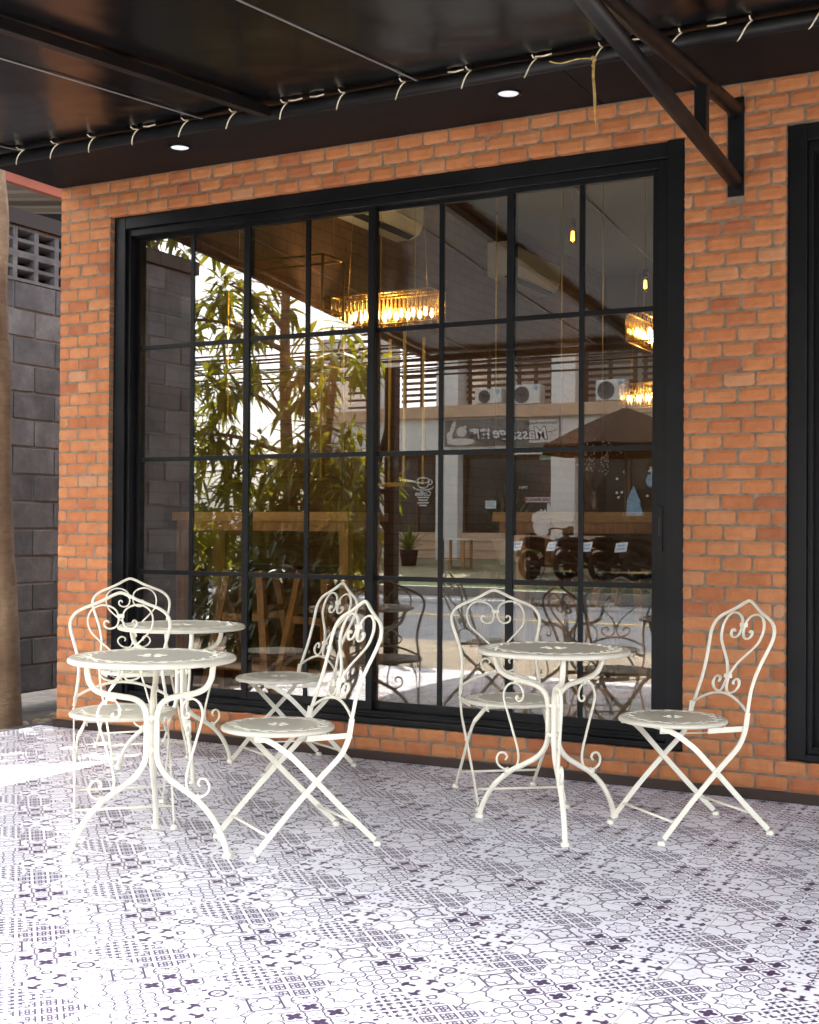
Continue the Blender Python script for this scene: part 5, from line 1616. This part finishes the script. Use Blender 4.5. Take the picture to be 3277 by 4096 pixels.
def gz(y): return 0.05 + (0.46 - 0.05) * min(1, max(0, (-16.6 - y) / 4.0))
def make_bike():
    """scooter: rear wheel towards +Y (towards the street)"""
    root = empty('motorbike')
    for name, y in (('rear_wheel', 0.60), ('front_wheel', -0.62)):
        m = MB(); ring = [(0, 0.235 * math.cos(a), 0.235 * math.sin(a)) for a in [2 * PI * k / 28 for k in range(28)]]
        m.tube(ring, 0.05, 0.045, N=(1, 0, 0), n=10, closed=True)
        w_ = m.build(name, M['black_rubber'], root, loc=(0, y, 0.285))
        m = MB(); ring = [(0, 0.18 * math.cos(a), 0.18 * math.sin(a)) for a in [2 * PI * k / 24 for k in range(24)]]
        m.tube(ring, 0.012, 0.03, N=(1, 0, 0), n=6, closed=True)
        for k in range(6): m.tube([(0, 0, 0), (0, 0.18 * math.cos(k * PI / 3), 0.18 * math.sin(k * PI / 3))], 0.012, n=5)
        m.tube([(-0.06, 0, 0), (0.06, 0, 0)], 0.03, n=8)
        m.build('rim', M['bike_metal'], w_)
    m = MB()
    m.tube(cr([(0, 0.78, 0.74), (0, 0.55, 0.70), (0, 0.2, 0.62), (0, 0.0, 0.42), (0, -0.2, 0.38), (0, -0.38, 0.55), (0, -0.46, 0.85)], 5), 0.10, 0.12, N=(1, 0, 0), n=12, radii=[0.55 + 0.45 * math.sin(PI * min(1, 0.15 + i / 36)) for i in range(31)])
    m.build('body', M['bike_black'], root)
    m = MB(); m.tube(cr([(0, 0.62, 0.80), (0, 0.35, 0.79), (0, 0.1, 0.75), (0, -0.02, 0.73)], 5), 0.045, 0.125, N=(1, 0, 0), n=12); m.build('saddle', M['black_rubber'], root)
    m = MB(); m.tube([(0, 0.15, 0.42), (0.0, 0.30, 0.34), (0, 0.60, 0.285)], 0.07, 0.07, n=10); m.build('engine', M['bike_metal'], root)
    m = MB(); m.tube([(0.12, 0.05, 0.26), (0.14, 0.35, 0.28), (0.15, 0.80, 0.36)], 0.035, n=10); m.build('exhaust', M['bike_metal'], root)
    m = MB(); m.tube([(0.06, -0.42, 0.80), (0.06, -0.62, 0.285)], 0.02, n=8); m.tube([(-0.06, -0.42, 0.80), (-0.06, -0.62, 0.285)], 0.02, n=8); m.build('fork', M['bike_metal'], root)
    m = MB(); m.tube(cr([(-0.34, -0.30, 0.99), (-0.18, -0.36, 1.02), (0, -0.42, 0.98), (0.18, -0.36, 1.02), (0.34, -0.30, 0.99)], 4), 0.016, n=8); m.build('handlebar', M['black_rubber'], root)
    m = MB(); m.bbox(-0.10, 0.10, -0.58, -0.44, 0.86, 1.02, 0.03); m.build('headlamp_cowl', M['bike_black'], root)
    for s in (-1, 1):
        m = MB(); m.tube([(s * 0.24, -0.36, 1.0), (s * 0.33, -0.36, 1.20)], 0.006, n=6); m.lathe([(0.0, 0.0), (0.05, 0.005), (0.0, 0.012)], c=(s * 0.33, -0.36, 1.21), n=14); m.build('mirror', M['black_rubber'], root)
    m = MB(); m.tube(cr([(0, 0.88, 0.46), (0, 0.84, 0.56), (0, 0.70, 0.62), (0, 0.4, 0.60)], 4), 0.015, 0.075, N=(1, 0, 0), n=8); m.build('mudguard', M['bike_black'], root)
    m = MB(); m.bbox(-0.05, 0.05, 0.79, 0.82, 0.68, 0.75, 0.008); m.build('tail_lamp', M['flower_red'], root)
    pl = MB(); pl.bbox(-0.125, 0.125, 0.0, 0.006, -0.095, 0.095, 0.002); p = pl.build('number_plate', M['plate_white'], root, loc=(0, 0.90, 0.66), rot=(R(24), 0, 0))
    m = MB(); m.box(-0.08, 0.08, 0.0062, 0.0075, 0.02, 0.05); m.box(-0.085, 0.085, 0.0062, 0.0075, -0.055, -0.015); m.build('plate_print', M['blue_print'], p)
    m = MB(); m.tube([(-0.10, 0.05, 0.30), (-0.20, 0.12, 0.0)], 0.012, n=6); m.build('side_stand', M['bike_metal'], root)
    return root
bk = make_bike()
for i, (x, a, lb) in enumerate(((-9.30, 22, 'black motorbike at the left end of the reflected row, beside the pot plant'), (-8.52, 30, 'black motorbike second in the reflected row, behind the last muntin'), (-7.86, 26, 'black motorbike third in the reflected row, under the fir sticker'), (-7.35, 14, 'black motorbike at the right end of the reflected row, by the jamb'))):
    o = bk if i == 0 else copy_tree(bk)
    o.location = (x, -17.6, gz(-17.6)); o.rotation_euler = (R(0), R(-4), R(a)); tag(o, lb, 'motorbike', 'motorbikes parked opposite')

def parasol():
    root = empty('parasol', (-7.7, -17.2, gz(-17.2)), 0, 'large brown parasol reflected over the parked motorbikes', 'parasol')
    m = MB(); n = 8; zt, zb = 3.28, 2.55
    vs = [(0, 0, zt)]; fs = []
    for r_, z in ((0.5, 3.08), (1.05, 2.83), (1.6, zb)):
        for k in range(n * 2):
            a = 2 * PI * k / (2 * n); rr = r_ * (1.0 if k % 2 == 0 else 0.955); vs.append((rr * math.cos(a), rr * math.sin(a), z - (0.0 if k % 2 == 0 else 0.02)))
    for k in range(2 * n): fs.append((0, 1 + k, 1 + (k + 1) % (2 * n)))
    for q in range(2):
        for k in range(2 * n):
            a = 1 + q * 2 * n + k; b = 1 + q * 2 * n + (k + 1) % (2 * n); fs.append((a, a + 2 * n, b + 2 * n, b))
    q = 1 + 2 * 2 * n
    for k in range(2 * n):
        v = vs[q + k]; vs.append((v[0], v[1], v[2] - 0.13))
    for k in range(2 * n): fs.append((q + k, q + 2 * n + k, q + 2 * n + (k + 1) % (2 * n), q + (k + 1) % (2 * n)))
    m.add(vs, fs); m.build('canopy', M['parasol'], root)
    m = MB(); m.tube([(0, 0, 0), (0, 0, zt + 0.08)], 0.024, n=10); m.build('pole', M['brown_wood'], root)
    for k in range(8):
        a = 2 * PI * k / 8; m = MB(); m.tube([(0.02 * math.cos(a), 0.02 * math.sin(a), zt - 0.04), (1.55 * math.cos(a), 1.55 * math.sin(a), zb - 0.0)], 0.01, n=5); m.build('rib', M['brown_wood'], root)
    m = MB(); m.lathe([(0.0, 0.09), (0.05, 0.09), (0.06, 0.06), (0.28, 0.04), (0.28, 0.0)], n=24); m.build('base', M['kerb'], root)
parasol()

def street_table():
    root = empty('street_table', (-11.75, -18.6, gz(-18.6)), 0, 'small wooden table under a white cloth on the forecourt opposite', 'table')
    m = MB(); m.bbox(-0.30, 0.30, -0.25, 0.25, 0.60, 0.63, 0.004); m.build('tabletop', M['pale_print'], root)
    for sx in (-1, 1):
        for sy in (-1, 1):
            m = MB(); m.box(sx * 0.24 - 0.025, sx * 0.24 + 0.025, sy * 0.19 - 0.025, sy * 0.19 + 0.025, 0, 0.60); m.build('leg', M['pine_leg'], root)
    m = MB(); m.box(-0.22, 0.22, -0.17, 0.17, 0.20, 0.22); m.build('lower_shelf', M['pine_leg'], root)
street_table()
def wire_chair():
    root = empty('wire_chair')
    m = MB(); m.lathe([(0.0, 0.44), (0.19, 0.44), (0.20, 0.43), (0.0, 0.425)], n=20); m.build('seat', M['black_rubber'], root)
    for sx in (-1, 1):
        m = MB(); m.tube(cr([(sx * 0.22, 0.22, 0.0), (sx * 0.21, 0.16, 0.44), (sx * 0.20, 0.17, 0.62), (sx * 0.21, -0.1, 0.66), (sx * 0.20, -0.2, 0.84)], 4), 0.012, n=6); m.build('arm', M['black_metal'], root)
        m = MB(); m.tube([(sx * 0.20, -0.24, 0.0), (sx * 0.18, -0.17, 0.44)], 0.012, n=6); m.build('leg', M['black_metal'], root)
    m = MB(); m.tube(cr([(-0.20, -0.2, 0.84), (-0.1, -0.24, 0.88), (0.1, -0.24, 0.88), (0.2, -0.2, 0.84)], 4), 0.012, n=6)
    for x in (-0.1, 0, 0.1): m.tube([(x, -0.18, 0.43), (x, -0.24, 0.87)], 0.006, n=5)
    m.build('backrest', M['black_metal'], root)
    return root
wc = wire_chair()
for i, (x, y, a, lb) in enumerate(((-13.45, -18.4, 200, 'black wire chair opposite, nearer to the white topped table'), (-14.45, -18.5, 160, 'black wire chair opposite, at the edge of the tree reflection'))):
    o = wc if i == 0 else copy_tree(wc)
    o.location = (x, y, gz(y)); o.rotation_euler = (0, 0, R(a)); tag(o, lb, 'chair', 'wire chairs on the forecourt opposite')

def pot_plant(x, y, label, seed, h=0.28, lf=0.6, n=46, mat='leaf_pot'):
    root = empty('pot_plant', (x, y, gz(y)), 0, label, 'plant', 'pot plants opposite')
    m = MB(); m.lathe([(0.0, 0.0), (h * 0.45, 0.0), (h * 0.6, h), (h * 0.52, h), (h * 0.5, h * 0.85), (0.0, h * 0.85)], n=18); m.build('pot', M['black_rubber'], root)
    m = MB(); blades(m, (0, 0, h * 0.85), n, lf, 0.9, 0.04, 0.9, 0.5, seed); m.build('foliage', M[mat], root)
pot_plant(-9.98, -18.3, 'potted leafy plant left of the first motorbike opposite', 31)
pot_plant(-13.05, -18.9, 'tall spiky pot plant by the second column opposite', 32, 0.34, 0.75, 60)
pot_plant(-15.6, -18.0, 'bushy pot plant at the end of the shop opposite', 33, 0.4, 0.9, 80, 'leaf_dark')

rnd = random.Random(8)
for k in range(13):
    z = 3.95 + 0.055 * k + rnd.uniform(-0.03, 0.03); y = -15.1 - rnd.uniform(0, 0.5); sl = rnd.uniform(-0.012, 0.02)
    pts = []
    for i in range(25):
        x = -34 + 50 * i / 24
        pts.append((x, y, z + sl * (x + 10) + 0.10 * ((i - 12) / 12) ** 2 + 0.0))
    m = MB(); m.tube(pts, rnd.choice((0.010, 0.014, 0.020)), n=5)
    tag(m.build('overhead_cable', M['black_rubber']), 'black overhead cable strung along the far side of the street', 'cable', 'overhead cables along the street')
for k, x in enumerate((-34.0, 16.0)):
    r = empty('utility_pole', (x, -15.3, GZ), 0, ('concrete utility pole down the street toward the leafy trees', 'concrete utility pole at the other end of the cable run')[k], 'pole')
    m = MB(); m.tube([(0, 0, 0), (0, 0, 8)], 1, n=8, radii=[0.16, 0.10]); m.build('shaft', M['kerb'], r)
    m = MB(); m.box(-0.06, 0.06, -0.45, 0.45, 4.3, 4.42); m.build('crossarm', M['black_metal'], r)

# neighbours further along the far side
for k, (x0, x1, h, lb) in enumerate(((4, 22, 7.2, 'plain neighbouring block beside the shop house opposite'),)):
    r = empty('house', ((x0 + x1) / 2, -22, GZ), 0, lb, 'house')
    a = (x1 - x0) / 2
    m = MB(); m.box(-a, a, -4, 2, 0, h); m.build('wall', M['white_wall'], r)
    m = MB(); m.bbox(-a - 0.4, a + 0.4, -4.4, 2.4, h, h + 0.25, 0.02); m.build('roof', M['orange_beam'], r)
    for q in range(4):
        x = -a + (q + 0.5) * a / 2
        m = MB(); m.box(x - 0.6, x + 0.6, 2.0, 2.03, 1.0, 2.2); w_ = m.build('window', M['dark_glass'], r)
        m = MB(); m.box(x - 0.66, x + 0.66, 2.0, 2.06, 0.92, 1.0); m.build('sill', M['kerb'], w_)

r = empty('house', (-30, -17, GZ), 0, 'low brown timber house added beyond the trees at the far left to cover bright sky in the panes', 'house')  # added dark mass closing bright sky gaps in the left reflections
m = MB(); m.box(-8, 9, -4, 2, 0, 4.1); m.build('wall', M['brown_wood'], r)
m = MB(); m.add([(-8.6, -4.6, 4.1), (9.6, -4.6, 4.1), (9.6, 2.8, 4.1), (-8.6, 2.8, 4.1), (-7, -1, 5.3), (8, -1, 5.3)], [(0, 3, 2, 1), (0, 1, 5, 4), (2, 3, 4, 5), (1, 2, 5), (3, 0, 4)]); m.build('roof', M['roof_sheet'], r)
for q in range(4):
    x = -6 + q * 4
    m = MB(); m.box(x - 0.7, x + 0.7, 2.0, 2.03, 0.9, 2.3); w_ = m.build('window', M['dark_glass'], r)
    m = MB(); m.box(x - 0.78, x + 0.78, 2.0, 2.06, 0.82, 0.9); m.build('sill', M['kerb'], w_)

# ------------------------------------------------------------------ render settings
scene.render.engine = 'CYCLES'
cy = scene.cycles
cy.max_bounces = 8; cy.diffuse_bounces = 4; cy.glossy_bounces = 4; cy.transmission_bounces = 4; cy.transparent_max_bounces = 24
cy.sample_clamp_indirect = 6.0
cy.caustics_reflective = False; cy.caustics_refractive = False
cy.use_denoising = True
vs_ = scene.view_settings
vs_.view_transform = 'Standard'; vs_.look = 'None'; vs_.gamma = 1.0; vs_.exposure = 3.2
cy.denoising_prefilter = 'ACCURATE'
